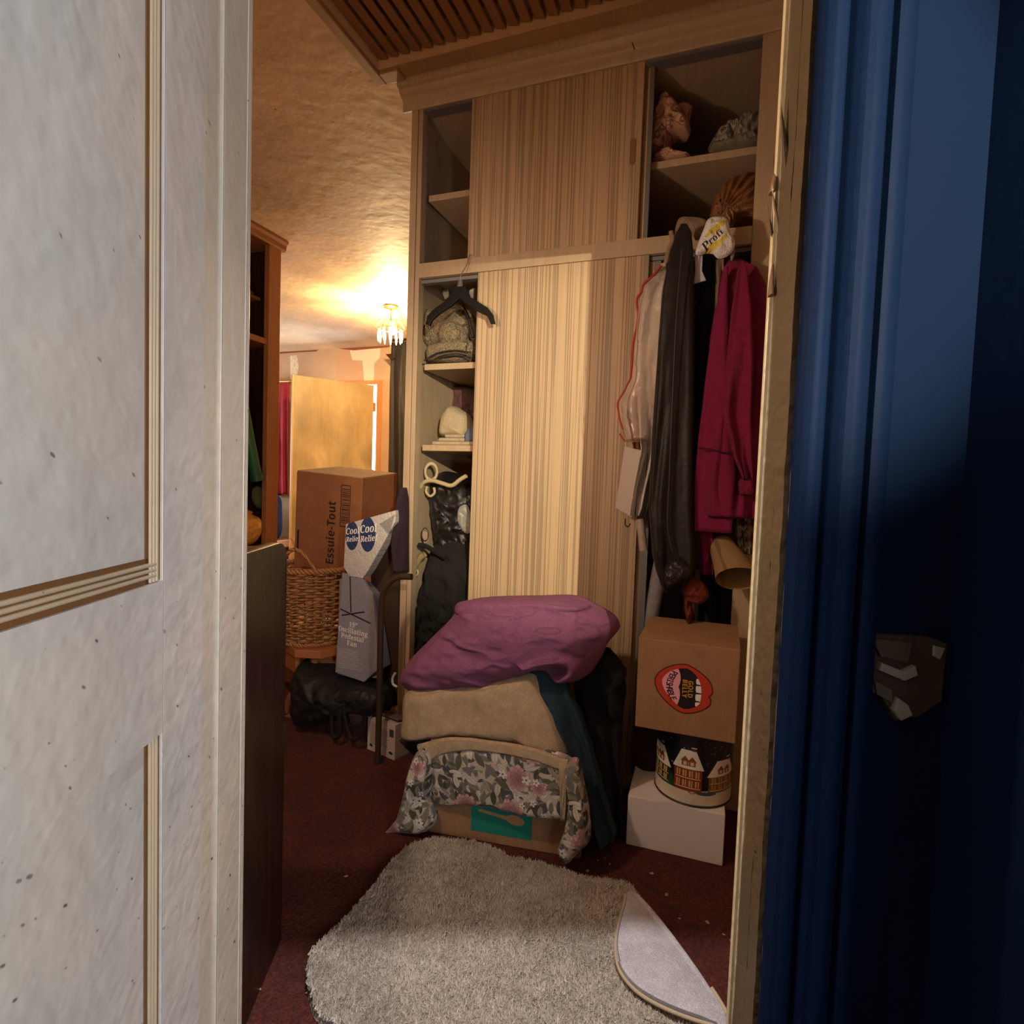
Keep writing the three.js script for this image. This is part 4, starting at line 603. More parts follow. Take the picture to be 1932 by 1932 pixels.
  T.profi = canvasTex(512, 512, (g2, w, h) => { g2.fillStyle = '#e6e1de'; g2.fillRect(0, 0, w, h); g2.save(); g2.translate(w * 0.50, h * 0.52); g2.rotate(-0.66); g2.fillStyle = '#dcc23a'; g2.beginPath(); g2.ellipse(-90, 78, 130, 34, 0.2, 0, 7); g2.fill(); g2.beginPath(); g2.ellipse(60, -72, 170, 34, 0.08, 0, 7); g2.fill(); g2.fillStyle = '#e9d460'; g2.beginPath(); g2.ellipse(10, 104, 120, 26, -0.1, 0, 7); g2.fill(); g2.fillStyle = '#15121a'; g2.font = 'bold 150px serif'; g2.textAlign = 'left'; g2.textBaseline = 'middle'; g2.fillText('P', -205, 10); g2.font = 'bold 110px serif'; g2.fillText('rofi', -112, 10); g2.restore(); });
  part(pb, 'body', fitUV(blob(o, -1.845, 0.022, { fold: 0.01, fscale: 30, pow: 3 }), o), std({ map: T.profi, roughness: 0.5, bumpMap: T.crinkle, bumpScale: 0.003 }), { keep: true });
  part(pb, 'torn_edge', blob([[-0.021,1.799],[-0.005,1.792],[-0.001,1.758],[-0.009,1.74],[-0.014,1.765]], -1.86, 0.006, { n: 30, rings: 6 }), fabric(0x9a928c));
}
// --- right bay: lower things ---
{
  const t = thing('tan_felt_hat', 'tan felt cone-shaped hat hanging below the robe', 'hat', [0.03, 0.76, -1.88]);
  const g = new THREE.CylinderGeometry(0.035, 0.062, 0.15, 36, 6, true, 0, 2 * PI); { const p = g.attributes.position; for (let i = 0; i < p.count; i++) { const y = p.getY(i); if (y < 0) p.setY(i, y * (1 + 0.35 * (p.getX(i) / 0.075))); } g.computeVertexNormals(); }
  const fm = std({ color: C(0x97774d), roughness: 1, bumpMap: T.fuzz, bumpScale: 0.001 });
  const hm = part(t, 'crown', g.rotateX(-0.75).rotateZ(0.55).translate(0.03, 0.835, -1.87), fm);
  part(t, 'sweatband', new THREE.CylinderGeometry(0.034, 0.036, 0.01, 24, 1, true).translate(0, 0.068, 0).rotateX(-0.75).rotateZ(0.55).translate(0.03, 0.835, -1.87), fabric(0x6b5233));
  const pf = thing('patterned_scarf', 'brown and cream patterned scarf at the right end of the closet', 'scarf', [0.08, 0.8, -1.92]);
  part(pf, 'body', hang([[0.04,0.099,0.987],[0.04,0.099,0.928],[0.053,0.1,0.853]], -1.94, 0.02, { k: 6, amp: 0.4, m: 24 }), std({ map: tex(64, 64, (x, y) => fbm(x * 12, y * 6, 7, 3, 12) > 0.52 ? [0.62, 0.56, 0.46] : [0.24, 0.18, 0.12], 0.08, 0.1), roughness: 0.95 }));
  const oc = thing('rust_scarf', 'rust-orange crumpled scarf hanging above the lips box', 'scarf', [-0.09, 0.65, -1.86]);
  part(oc, 'bundle', blob([[-0.11,0.757],[-0.076,0.777],[-0.039,0.76],[-0.023,0.717],[-0.048,0.692],[-0.08,0.697],[-0.101,0.721]], -1.865, 0.03, { fold: 0.025, fscale: 36, seed: 99, n: 64 }), fabric(0x7d3415));
  part(oc, 'tail', hang([[-0.098,-0.063,0.726],[-0.095,-0.062,0.672],[-0.084,-0.068,0.632]], -1.865, 0.015, { k: 4, amp: 0.6, m: 24 }), fabric(0x7d3415));
  const wt = thing('white_paper_tube', 'pale grey tube standing behind the lips box', 'tube', [-0.17, 0.62, -1.97]);
  part(wt, 'tube', new THREE.CylinderGeometry(0.026, 0.026, 0.80, 18).rotateZ(-0.14).translate(-0.235, 0.44, -2.02), fabric(0xa7a0a0));
  const dk = thing('dark_pleated_skirt', 'dark pleated garment hanging at the back of the closet', 'skirt', [0.03, 0.3, -2.15]);
  part(dk, 'body', hang([[-0.075,0.113,0.763],[-0.078,0.117,0.688],[-0.082,0.128,0.462],[-0.074,0.144,0.157]], -2.14, 0.06, { k: 11, amp: 0.5, n: 110, seed: 101 }), fabric(0x2c231c));
  const md = thing('maroon_bundle', 'dark maroon cloth bundle behind the tin', 'cloth', [-0.2, 0.16, -1.9]);
  part(md, 'body', blob([[-0.219,0.074],[-0.229,0.226],[-0.162,0.257],[-0.094,0.243],[-0.083,0.103],[-0.136,0.074]], -1.915, 0.09, { fold: 0.03, seed: 103 }), fabric(0x40161a));
}
{ // white box, tin, cardboard box
  const w = thing('white_box', 'plain white cardboard box on the floor under the tin', 'box', [-0.082, 0, -1.72], 0.03);
  const wm = std({ color: C(0xe4dad3), roughness: 0.8 });
  part(w, 'carton', new RoundedBoxGeometry(0.268, 0.148, 0.20, 2, 0.003).translate(0, 0.074, -0.035), wm, { local: true });
  part(w, 'tuck_flap', slab(outlinePts([[-0.06, 0], [0.06, 0], [0.058, 0.022], [0.03, 0.03], [-0.03, 0.03], [-0.058, 0.022]], 40), 0, 0.0008).rotateX(PI).translate(0.0, 0.1445, 0.0658), wm, { local: true });
  const tx = -0.040, tz = -1.772, r = 0.109, y0 = 0.1485, y1 = 0.366;
  const t = thing('christmas_tin', 'round tin printed with a snowy night village between the two boxes', 'tin', [tx, y0, tz]);
  T.tin = canvasTex(2048, 512, (g, W, H) => {
    g.fillStyle = '#17181f'; g.fillRect(0, 0, W, H); g.fillStyle = '#e8dcc6'; g.fillRect(0, H * 0.80, W, H * 0.2); g.fillStyle = '#ded0b6'; g.beginPath(); g.moveTo(0, H * 0.86); for (let x = 0; x <= W; x += 64) g.lineTo(x, H * (0.80 + 0.02 * Math.sin(x / 90))); g.lineTo(W, H); g.lineTo(0, H); g.fill();
    for (let i = 0; i < 420; i++) { g.fillStyle = 'rgba(238,234,225,0.9)'; g.beginPath(); g.arc(W * rnd(), H * 0.65 * rnd(), 1.2 + 3 * rnd() * rnd(), 0, 7); g.fill(); }
    const house = (x, w2, body, wallH, roofH, win, dormers) => {
      const b = H * 0.82, wt = b - wallH; g.fillStyle = body; g.fillRect(x, wt, w2, wallH);
      g.fillStyle = '#efe6d4'; g.beginPath(); g.moveTo(x - 8, wt + 6); g.lineTo(x + w2 * 0.24, wt - roofH); g.lineTo(x + w2 * 0.76, wt - roofH); g.lineTo(x + w2 + 8, wt + 6); g.fill();
      g.fillStyle = '#5a2a1c'; g.fillRect(x + w2 * 0.62, wt - roofH - 20, 16, 24); g.fillStyle = '#efe6d4'; g.fillRect(x + w2 * 0.62 - 4, wt - roofH - 24, 24, 8);
      for (let i = 0; i < dormers; i++) { const dx = x + w2 * (0.26 + 0.5 * (i + 0.5) / dormers) - 14; g.fillStyle = '#8a4a2a'; g.beginPath(); g.moveTo(dx - 6, wt - roofH * 0.36); g.lineTo(dx + 14, wt - roofH * 0.66); g.lineTo(dx + 34, wt - roofH * 0.36); g.fill(); g.fillRect(dx, wt - roofH * 0.38, 28, roofH * 0.26); g.fillStyle = '#e6c988'; g.fillRect(dx + 7, wt - roofH * 0.36, 14, roofH * 0.2); }
      for (let rr = 0; rr < 2; rr++) { g.fillStyle = '#efe6d4'; g.fillRect(x + 6, wt + wallH * (0.42 + 0.42 * rr), w2 - 12, 5); for (let i = 0; i < 4; i++) { g.fillStyle = win; g.fillRect(x + w2 * (0.09 + 0.225 * i), wt + wallH * (0.10 + 0.43 * rr), w2 * 0.14, wallH * 0.28); g.fillStyle = 'rgba(40,20,10,0.8)'; g.fillRect(x + w2 * (0.155 + 0.225 * i), wt + wallH * (0.10 + 0.43 * rr), 3, wallH * 0.28); } }
    };
    for (let k = 0; k < 4; k++) { const x = k * 512; house(x + 16, 150, '#3a3322', 130, 130, '#e0bf6a', 3); house(x + 190, 118, '#8c3a20', 165, 130, '#d8a860', 2); house(x + 336, 150, '#7a5a22', 120, 110, '#c88f3e', 2); g.fillStyle = '#1f4a34'; for (let q = 0; q < 3; q++) { g.beginPath(); g.moveTo(x + 176, H * (0.62 + 0.05 * q)); g.lineTo(x + 176 - 12 - 6 * q, H * (0.72 + 0.05 * q)); g.lineTo(x + 176 + 12 + 6 * q, H * (0.72 + 0.05 * q)); g.fill(); } g.fillStyle = '#3f5a68'; g.beginPath(); g.ellipse(x + 330, H * 0.83, 44, 14, 0, 0, 7); g.fill(); g.strokeStyle = '#a33a28'; g.lineWidth = 5; g.beginPath(); g.arc(x + 270, H * 0.82, 13, 0, 7); g.stroke(); }
  });
  T.tin.wrapS = THREE.RepeatWrapping; T.tin.repeat.x = 0.5; T.tin.offset.x = 0.13;
  part(t, 'wall', new THREE.CylinderGeometry(r, r, y1 - y0 - 0.012, 64, 1, true).translate(tx, (y0 + y1) / 2, tz), std({ map: T.tin, roughness: 0.32, metalness: 0.1 }), { keep: true });
  part(t, 'base_rim', new THREE.TorusGeometry(r, 0.003, 8, 64).rotateX(PI / 2).translate(tx, y0 + 0.003, tz), std({ color: C(0x2a241e), roughness: 0.4 }));
  part(t, 'base', cyl(tx, y0, y0 + 0.006, tz, r - 0.001, r - 0.001, 48), M.steel);
  part(t, 'lid', new THREE.LatheGeometry([[0.001, 0], [r - 0.012, 0], [r + 0.001, -0.002], [r + 0.001, -0.012], [r - 0.002, -0.013]].map(p => new THREE.Vector2(...p)), 64).translate(tx, y1 + 0.002, tz), std({ color: C(0xe2d8c4), roughness: 0.4 }));
  // cardboard box with the lips print
  const c = thing('lips_print_box', 'brown cardboard box with an open red mouth printed on it', 'box', [-0.066, 0.369, -1.75]);
  const bw = 0.268, bh = 0.259, bz = -1.62, bdp = 0.28;
  part(c, 'carton', bx(-0.200, -0.200 + bw, 0.369, 0.369 + bh, bz - bdp, bz, 0.004), M.card);
  part(c, 'top_flap', bx(-0.199, 0.067, 0.6285, 0.6305, bz - bdp / 2 + 0.001, bz - 0.003), M.card); part(c, 'top_flap', bx(-0.199, 0.067, 0.6285, 0.6305, bz - bdp + 0.003, bz - bdp / 2 - 0.001), M.card);
  T.lips = canvasTex(1024, 1024, (g, w, h) => {
    g.clearRect(0, 0, w, h); g.save(); g.translate(w / 2, h / 2); const S = w / 540;
    g.scale(S, S); g.translate(-770, -1057);
    const lips = () => { g.beginPath(); g.moveTo(785, 822); g.bezierCurveTo(690, 828, 560, 880, 515, 980); g.bezierCurveTo(490, 1060, 540, 1130, 600, 1190); g.bezierCurveTo(660, 1245, 730, 1285, 790, 1295); g.bezierCurveTo(870, 1285, 960, 1245, 1005, 1195); g.bezierCurveTo(1030, 1160, 1030, 1125, 1003, 1098); g.bezierCurveTo(1050, 1070, 1040, 1010, 1000, 950); g.bezierCurveTo(950, 890, 850, 835, 785, 822); g.closePath(); };
    lips(); g.fillStyle = '#c0391d'; g.fill(); g.lineWidth = 11; g.strokeStyle = '#4a0f10'; g.stroke();
    const mouth = () => { g.beginPath(); g.moveTo(790, 860); g.bezierCurveTo(680, 868, 600, 930, 574, 1000); g.bezierCurveTo(570, 1070, 620, 1130, 680, 1185); g.bezierCurveTo(720, 1225, 760, 1250, 790, 1252); g.bezierCurveTo(850, 1245, 900, 1215, 925, 1180); g.bezierCurveTo(945, 1110, 940, 1000, 905, 950); g.bezierCurveTo(880, 905, 840, 868, 790, 860); g.closePath(); };
    mouth(); g.fillStyle = '#0b0708'; g.fill(); g.save(); mouth(); g.clip();
    g.fillStyle = '#f0a6b8'; g.beginPath(); g.moveTo(716, 872); g.bezierCurveTo(750, 920, 752, 1000, 728, 1045); g.bezierCurveTo(750, 1090, 752, 1160, 722, 1225); g.lineTo(540, 1230); g.lineTo(540, 860); g.closePath(); g.fill();
    g.fillStyle = '#f4f1ee'; for (const [y0_, y1_] of [[940, 1002], [1008, 1080], [1088, 1160], [1166, 1215]]) { g.beginPath(); g.moveTo(888, y0_ + 6); g.quadraticCurveTo(880, (y0_ + y1_) / 2, 890, y1_ - 4); g.lineTo(950, y1_); g.lineTo(950, y0_); g.closePath(); g.fill(); }
    g.restore();
    g.save(); g.translate(668, 1042); g.rotate(PI / 2); g.fillStyle = '#1a0d10'; g.font = 'bold 86px sans-serif'; g.textAlign = 'center'; g.textBaseline = 'middle'; g.scale(0.72, 1); const s = 'PERISHABLE'; for (let i = 0; i < s.length; i++) { const q = i - 4.5; g.save(); g.translate(q * 38, -Math.abs(q) * Math.abs(q) * 2.0 + 24); g.rotate(-q * 0.09); g.fillText(s[i], 0, 0); g.restore(); } g.restore();
    g.save(); g.translate(838, 1054); g.rotate(PI / 2); g.fillStyle = '#d79a1f'; g.font = 'bold 62px sans-serif'; g.textAlign = 'center'; g.textBaseline = 'middle'; g.fillText('GOLD', 0, 0); g.translate(0, 52); g.fillText('BELLY', 0, 0); g.restore();
    g.restore();
  });
  const lm = std({ map: T.lips, transparent: true, alphaTest: 0.5, roughness: 0.6 });
  const cx = [[-0.074,0.5]][0], sz = 0.157; const pg = new THREE.PlaneGeometry(sz, sz).translate(cx[0], cx[1], bz + 0.0009);
  part(c, 'mouth_print', pg, lm, { keep: true, label: 'printed red lips with tongue, teeth and lettering' });
}
// ---------- the pile in front of the closet ----------
{
  const a = 0.13, ox = -0.565, oz = -1.50;
  const b = thing('spoon_box', 'cardboard box with a teal spoon label at the bottom of the pile', 'box', [ox, 0, oz - 0.14], a);
  part(b, 'carton', new RoundedBoxGeometry(0.455, 0.255, 0.28, 2, 0.004).translate(0, 0.1275, 0), M.card, { local: true });
  T.spoon = canvasTex(512, 256, (g, w, h) => { g.fillStyle = '#17806f'; g.fillRect(0, 0, w, h); g.fillStyle = '#b98a5e'; g.beginPath(); g.moveTo(60, 92); g.lineTo(90, 88); g.bezierCurveTo(180, 100, 260, 108, 300, 108); g.bezierCurveTo(340, 84, 440, 92, 448, 136); g.bezierCurveTo(440, 176, 340, 176, 300, 140); g.bezierCurveTo(240, 128, 150, 120, 62, 108); g.closePath(); g.fill(); });
  part(b, 'label', new THREE.PlaneGeometry(0.182, 0.105).translate(-0.005, 0.082, 0.1408), std({ map: T.spoon, roughness: 0.8 }), { local: true, keep: true });
  const b2 = thing('tan_storage_box', 'cardboard box hidden under the tan jumper in the pile', 'box', [-0.63, 0.256, -1.70]);
  part(b2, 'carton', bx(-0.88, -0.42, 0.257, 0.43, -1.86, -1.56, 0.004), M.card); part(b2, 'lid', bx(-0.885, -0.415, 0.431, 0.45, -1.865, -1.555, 0.004), M.card);
}
{
  T.floral = canvasTex(1024, 1024, (g, w, h) => {
    g.fillStyle = '#b9ab98'; g.fillRect(0, 0, w, h); const wrap = (f) => { for (const dx of [-w, 0, w]) for (const dy of [-h, 0, h]) { g.save(); g.translate(dx, dy); f(); g.restore(); } };
    const cols = ['#5f5b4c', '#7c7868', '#4a483a', '#97907f', '#74726e', '#505056', '#c4bcae', '#d2cabc'];
    for (let i = 0; i < 520; i++) { const x = rnd() * w, y = rnd() * h, r = rnd() * 7, l = 30 + 46 * rnd(), c = cols[Math.floor(rnd() * cols.length)]; wrap(() => { g.translate(x, y); g.rotate(r); g.fillStyle = c; g.beginPath(); g.moveTo(-l, 0); g.quadraticCurveTo(0, -l * 0.8, l, 0); g.quadraticCurveTo(0, l * 0.8, -l, 0); g.fill(); g.strokeStyle = 'rgba(40,38,28,0.6)'; g.lineWidth = 2; g.beginPath(); g.moveTo(-l, 0); g.lineTo(l, 0); g.stroke(); }); }
    for (let i = 0; i < 9; i++) { const x = rnd() * w, y = rnd() * h, R = 66 + 44 * rnd(), ph = rnd() * 7; wrap(() => { g.translate(x, y); g.rotate(ph); for (let k = 0; k < 30; k++) { const a = k * 2.4, q = R * Math.sqrt(1 - k / 31), s = R * 0.34 * (0.55 + 0.5 * (1 - k / 30)); const t = k / 30; g.fillStyle = `rgb(${mix(206, 150, t) | 0},${mix(172, 106, t) | 0},${mix(166, 106, t) | 0})`; g.beginPath(); g.ellipse(q * 0.75 * Math.cos(a), q * 0.75 * Math.sin(a), s, s * 0.72, a, 0, 7); g.fill(); g.strokeStyle = 'rgba(110,60,66,0.5)'; g.lineWidth = 2.5; g.stroke(); } }); }
    for (let i = 0; i < 16; i++) { const x = rnd() * w, y = rnd() * h, R = 14 + 12 * rnd(); wrap(() => { g.translate(x, y); for (let k = 0; k < 5; k++) { g.fillStyle = '#d9d2c8'; g.beginPath(); g.ellipse(R * Math.cos(k * 1.257), R * Math.sin(k * 1.257), R * 0.8, R * 0.5, k * 1.257, 0, 7); g.fill(); } g.fillStyle = '#6b6350'; g.beginPath(); g.arc(0, 0, R * 0.4, 0, 7); g.fill(); }); }
  });
  T.floral.wrapS = T.floral.wrapT = THREE.RepeatWrapping; T.floral.repeat.set(1 / 0.36, 1 / 0.36);
  const fm = std({ map: T.floral, bumpMap: T.clothB, bumpScale: 0.0006, roughness: 0.95 });
  const f = thing('floral_cloth', 'rose-print cloth draped over the spoon box', 'cloth', [-0.57, 0.0, -1.48]);
  part(f, 'front_drape', blob([[-0.797,0.252],[-0.69,0.28],[-0.526,0.306],[-0.345,0.312],[-0.328,0.246],[-0.327,0.157],[-0.362,0.137],[-0.44,0.123],[-0.479,0.119],[-0.567,0.12],[-0.653,0.109],[-0.767,0.09],[-0.78,0.17]], -1.478, 0.018, { fold: 0.012, fscale: 9, fy: 0.6, pow: 7, n: 140, rings: 26, seed: 111 }), fm);
  part(f, 'tail', blob([[-0.814,0.237],[-0.783,0.264],[-0.757,0.224],[-0.758,0.129],[-0.738,0.056],[-0.775,0.009],[-0.828,-0.005],[-0.876,-0.018],[-0.916,-0.037],[-0.875,0.01],[-0.853,0.074],[-0.833,0.16]], -1.455, 0.03, { fold: 0.025, fscale: 14, fy: 0.5, pow: 4, seed: 113 }), fm);
  part(f, 'tail', blob([[-0.357,0.303],[-0.329,0.32],[-0.308,0.255],[-0.287,0.158],[-0.286,0.1],[-0.315,0.06],[-0.348,0.019],[-0.37,0.046],[-0.353,0.127],[-0.345,0.218]], -1.47, 0.03, { fold: 0.025, fscale: 14, fy: 0.5, pow: 4, seed: 115 }), fm);
  const tn = thing('tan_jumper', 'tan knitted jumper spread over the middle of the pile', 'jumper', [-0.66, 0.25, -1.55]);
  const tm = fabric(0xc8ad8a);
  part(tn, 'body', blob([[-0.906,0.373],[-0.826,0.411],[-0.65,0.455],[-0.487,0.502],[-0.458,0.476],[-0.412,0.401],[-0.383,0.331],[-0.369,0.285],[-0.431,0.29],[-0.544,0.293],[-0.645,0.286],[-0.732,0.276],[-0.821,0.249],[-0.915,0.234],[-0.913,0.296]], -1.545, 0.045, { fold: 0.016, fscale: 9, fy: 0.8, pow: 5, n: 130, rings: 26, seed: 117 }), tm);
  part(tn, 'hem', band([[-0.819,0.261],[-0.708,0.305],[-0.591,0.318],[-0.464,0.324],[-0.354,0.31]], [[-0.789,0.205],[-0.727,0.247],[-0.652,0.276],[-0.557,0.289],[-0.447,0.29],[-0.368,0.278]], -1.466, 0.012, { fold: 0.008 }), tm);
  part(tn, 'sleeve_end', hang([[-0.381,-0.351,0.314],[-0.372,-0.35,0.253],[-0.369,-0.351,0.194],[-0.364,-0.352,0.147]], -1.462, 0.012, { k: 3, amp: 0.2, m: 24 }), tm);
  const dk = thing('dark_tray', 'dark plastic tray sticking out left under the tan jumper', 'tray', [-0.92, 0.17, -1.58]);
  part(dk, 'sheet', slab([[-0.935,0.206],[-0.843,0.216],[-0.841,0.156],[-0.868,0.164],[-0.915,0.19]], -1.60, 0.03, 0.003), std({ color: rgb(0.02, 0.02, 0.022), roughness: 0.4 }));
  const cs = thing('rose_gold_tray', 'pinkish tan strip showing between jumper and floral cloth', 'cloth', [-0.6, 0.25, -1.5]);
  part(cs, 'strip', blob([[-0.738,0.238],[-0.635,0.271],[-0.488,0.282],[-0.376,0.277],[-0.378,0.256],[-0.471,0.251],[-0.584,0.25],[-0.72,0.225]], -1.503, 0.012, { pow: 4, n: 90, rings: 8 }), fabric(0xa87a58));
}
{
  const p = thing('purple_blanket', 'plum purple fleece blanket bundled on top of the pile', 'blanket', [-0.6, 0.4, -1.62]);
  const pm = fabric(0x965a80, { roughness: 0.85 });
  part(p, 'body', blob([[-0.956,0.397],[-0.932,0.453],[-0.853,0.542],[-0.781,0.618],[-0.732,0.676],[-0.676,0.693],[-0.509,0.715],[-0.382,0.727],[-0.321,0.708],[-0.26,0.673],[-0.253,0.653],[-0.286,0.601],[-0.302,0.56],[-0.336,0.504],[-0.372,0.483],[-0.407,0.489],[-0.446,0.518],[-0.5,0.494],[-0.598,0.437],[-0.702,0.409],[-0.848,0.377],[-0.93,0.37]], -1.61, 0.13, { fold: 0.030, fscale: 8, fx: 0.8, fy: 2.0, pow: 3.0, n: 200, rings: 44, seed: 121, c: [[-0.569,0.574]][0], lump: (x, y, s) => { const dx = (x + 0.435) / 0.045, dy = (y - 0.523 - 0.25 * (x + 0.435)) / 0.02, q = dx * dx + dy * dy; return -0.05 * Math.exp(-q) + 0.022 * Math.exp(-Math.pow(Math.sqrt(q) - 1.7, 2) * 3); } }), pm);
  part(p, 'top_fold', blob([[-0.754,0.649],[-0.753,0.671],[-0.694,0.692],[-0.522,0.716],[-0.385,0.726],[-0.329,0.712],[-0.36,0.69],[-0.52,0.662],[-0.692,0.643]], -1.575, 0.06, { fold: 0.008, fscale: 10, fy: 3, pow: 5, n: 90, rings: 14, seed: 123, c: [[-0.554,0.684]][0] }), pm);
  part(p, 'white_cord', tube([[-0.938,0.44],[-0.947,0.422],[-0.945,0.402],[-0.931,0.396]].map(q => [q[0], q[1], -1.535]), 0.004, 16, 6), fabric(0xc9bcae));
  const t = thing('teal_cloth', 'dark teal cloth trailing down the right of the pile', 'cloth', [-0.36, 0.02, -1.56]);
  part(t, 'body', hang([[-0.518,-0.397,0.513],[-0.486,-0.379,0.467],[-0.431,-0.336,0.383],[-0.387,-0.305,0.299],[-0.35,-0.278,0.214],[-0.316,-0.25,0.129],[-0.295,-0.231,0.081],[-0.279,-0.235,0.06]], -1.565, 0.035, { k: 4, amp: 0.4, seed: 125, n: 72 }), fabric(0x23404e));
  const k = thing('black_jumper', 'black jumper hanging off the right of the pile', 'jumper', [-0.3, 0.1, -1.68]);
  part(k, 'body', hang([[-0.336,-0.289,0.567],[-0.363,-0.253,0.527],[-0.396,-0.237,0.446],[-0.384,-0.246,0.365],[-0.355,-0.244,0.255],[-0.317,-0.235,0.13],[-0.296,-0.224,0.02]], -1.68, 0.05, { k: 4, amp: 0.4, seed: 127 }), fabric(0x0c0b0c));
  part(k, 'sleeve', blob([[-0.311,0.539],[-0.281,0.562],[-0.246,0.539],[-0.234,0.531],[-0.235,0.497],[-0.252,0.47],[-0.24,0.402],[-0.257,0.367],[-0.29,0.416]], -1.635, 0.03, { fold: 0.02, fscale: 24, seed: 129 }), fabric(0x0c0b0c));
}
// ---------- left: chair, basket, boxes, bags ----------
{
  const ch = thing('wooden_chair', 'orange-brown wooden chair under the basket', 'chair', [-1.52, 0, -2.1]);
  const seatPts = [[-1.95, -2.05], [-1.86, -2.48], [-1.34, -2.42], [-1.34, -2.30], [-1.52, -1.90], [-1.62, -1.87]];
  const sg = extrude(seatPts.map(([x, z]) => [x, -z]), 0.028, new THREE.Matrix4().makeTranslation(0, 0.302, 0).multiply(new THREE.Matrix4().makeRotationX(-PI / 2)), 0.003);
  part(ch, 'seat', sg, M.orangeWood);
  part(ch, 'apron', new RoundedBoxGeometry(0.34, 0.075, 0.02, 2, 0.004).rotateY(-0.50).translate(-1.775, 0.262, -1.975), M.orangeWood);
  part(ch, 'apron', new RoundedBoxGeometry(0.40, 0.075, 0.02, 2, 0.004).rotateY(1.10).translate(-1.455, 0.262, -2.11), M.orangeWood);
  for (const [x, z, b] of [[-1.93, -2.06, -0.03], [-1.60, -1.93, 0.01], [-1.86, -2.42, -0.02], [-1.44, -2.32, 0.02]]) part(ch, 'leg', tube([[x + 0.04, 0.295, z], [x + 0.015, 0.22, z], [x - 0.005, 0.12, z], [x + b, 0.024, z]], 0.022, 20, 10), M.orangeWood);
  for (const [x, z] of [[-1.385, -2.27], [-1.84, -2.42]]) part(ch, 'back_post', tube([[x, 0.325, z], [x + 0.004, 0.5, z], [x, 0.66, z - 0.01], [x - 0.004, 0.84, z - 0.03]], 0.016, 20, 10), M.orangeWood);
  part(ch, 'back_rail', tube([[-1.389, 0.83, -2.30], [-1.60, 0.84, -2.39], [-1.844, 0.83, -2.45]], 0.018, 16, 8), M.orangeWood);
  // wicker basket
  const bxc = -1.66, bzc = -2.03, y0 = 0.333, y1 = 0.665, r0 = 0.135, r1 = 0.168;
  const bk = thing('wicker_basket', 'round wicker basket with hooped handles on the wooden chair', 'basket', [bxc, y0, bzc]);
  const wm = std({ map: tex(128, 128, (x, y) => { const k = 0.75 + 0.5 * (fbm(x * 16, y * 16, 5, 3, 16) - 0.4); return [0.74 * k, 0.50 * k, 0.27 * k]; }, 0.1, 0.1), roughness: 0.6 });
  const rows = 24, ns = 26;
  for (let j = 0; j < rows; j++) { // each withy winds in front of and behind the stakes
    const t = j / (rows - 1), y = mix(y0 + 0.012, y1 - 0.022, t), R = mix(r0, r1, Math.pow(t, 0.8)), pts = [];
    for (let i = 0; i < ns * 4; i++) { const a = i / (ns * 4) * 2 * PI, o = Math.cos(a * ns / 2 + (j % 2) * PI) * 0.008; pts.push([bxc + (R + o) * Math.cos(a), y + 0.0012 * Math.sin(a * 5 + j), bzc + (R + o) * Math.sin(a)]); }
    part(bk, 'withy', tube(pts, 0.0044, ns * 6, 5, true), wm);
  }
  for (let i = 0; i < ns; i++) { const a = (i + 0.5) / ns * 2 * PI * 1; part(bk, 'stake', tube([[bxc + r0 * Math.cos(a), y0, bzc + r0 * Math.sin(a)], [bxc + mix(r0, r1, 0.57) * Math.cos(a), mix(y0, y1, 0.5), bzc + mix(r0, r1, 0.57) * Math.sin(a)], [bxc + r1 * Math.cos(a), y1 - 0.01, bzc + r1 * Math.sin(a)]], 0.003, 6, 5), wm); }
  const rope = (R, y, rr) => { const g = []; for (let s = 0; s < 3; s++) { const pts = []; for (let i = 0; i < 120; i++) { const a = i / 120 * 2 * PI, q = a * 20 + s * 2.094; pts.push([bxc + (R + rr * Math.cos(q)) * Math.cos(a), y + rr * Math.sin(q), bzc + (R + rr * Math.cos(q)) * Math.sin(a)]); } g.push(tube(pts, rr * 0.85, 200, 5, true)); } return g; };
  part(bk, 'rim', rope(r1 + 0.002, y1 - 0.008, 0.0085), wm); part(bk, 'foot_ring', rope(r0, y0 + 0.009, 0.006), wm);
  part(bk, 'bottom', cyl(bxc, y0, y0 + 0.006, bzc, r0 - 0.004, r0 - 0.004, 32), wm);
  for (const [a0, hgt] of [[1.35, 0.085], [4.6, 0.07]]) { const g = []; for (let s = 0; s < 2; s++) { const pts = []; for (let i = 0; i <= 30; i++) { const t = i / 30, a = a0 + (t - 0.5) * 0.95, q = t * 22 + s * PI; pts.push([bxc + (r1 + 0.004 + 0.006 * Math.cos(q)) * Math.cos(a), y1 + hgt * Math.sin(t * PI) + 0.004 * Math.sin(q), bzc + (r1 + 0.004 + 0.006 * Math.cos(q)) * Math.sin(a)]); } g.push(tube(pts, 0.006, 60, 6)); } part(bk, 'handle', g, wm); }
  const rf = thing('raffia_bundle', 'loose pale raffia strands behind the basket', 'raffia', [-1.8, 0.66, -2.2]);
  for (let i = 0; i < 9; i++) { const p = []; for (let k = 0; k < 5; k++) p.push([-1.93 + 0.07 * rnd() + 0.01 * k, 0.66 + 0.10 * rnd(), -2.21 + 0.04 * rnd()]); part(rf, 'strand', tube(p, 0.0025, 20, 4), std({ color: C(0xd8b98a), roughness: 0.8 })); }
}
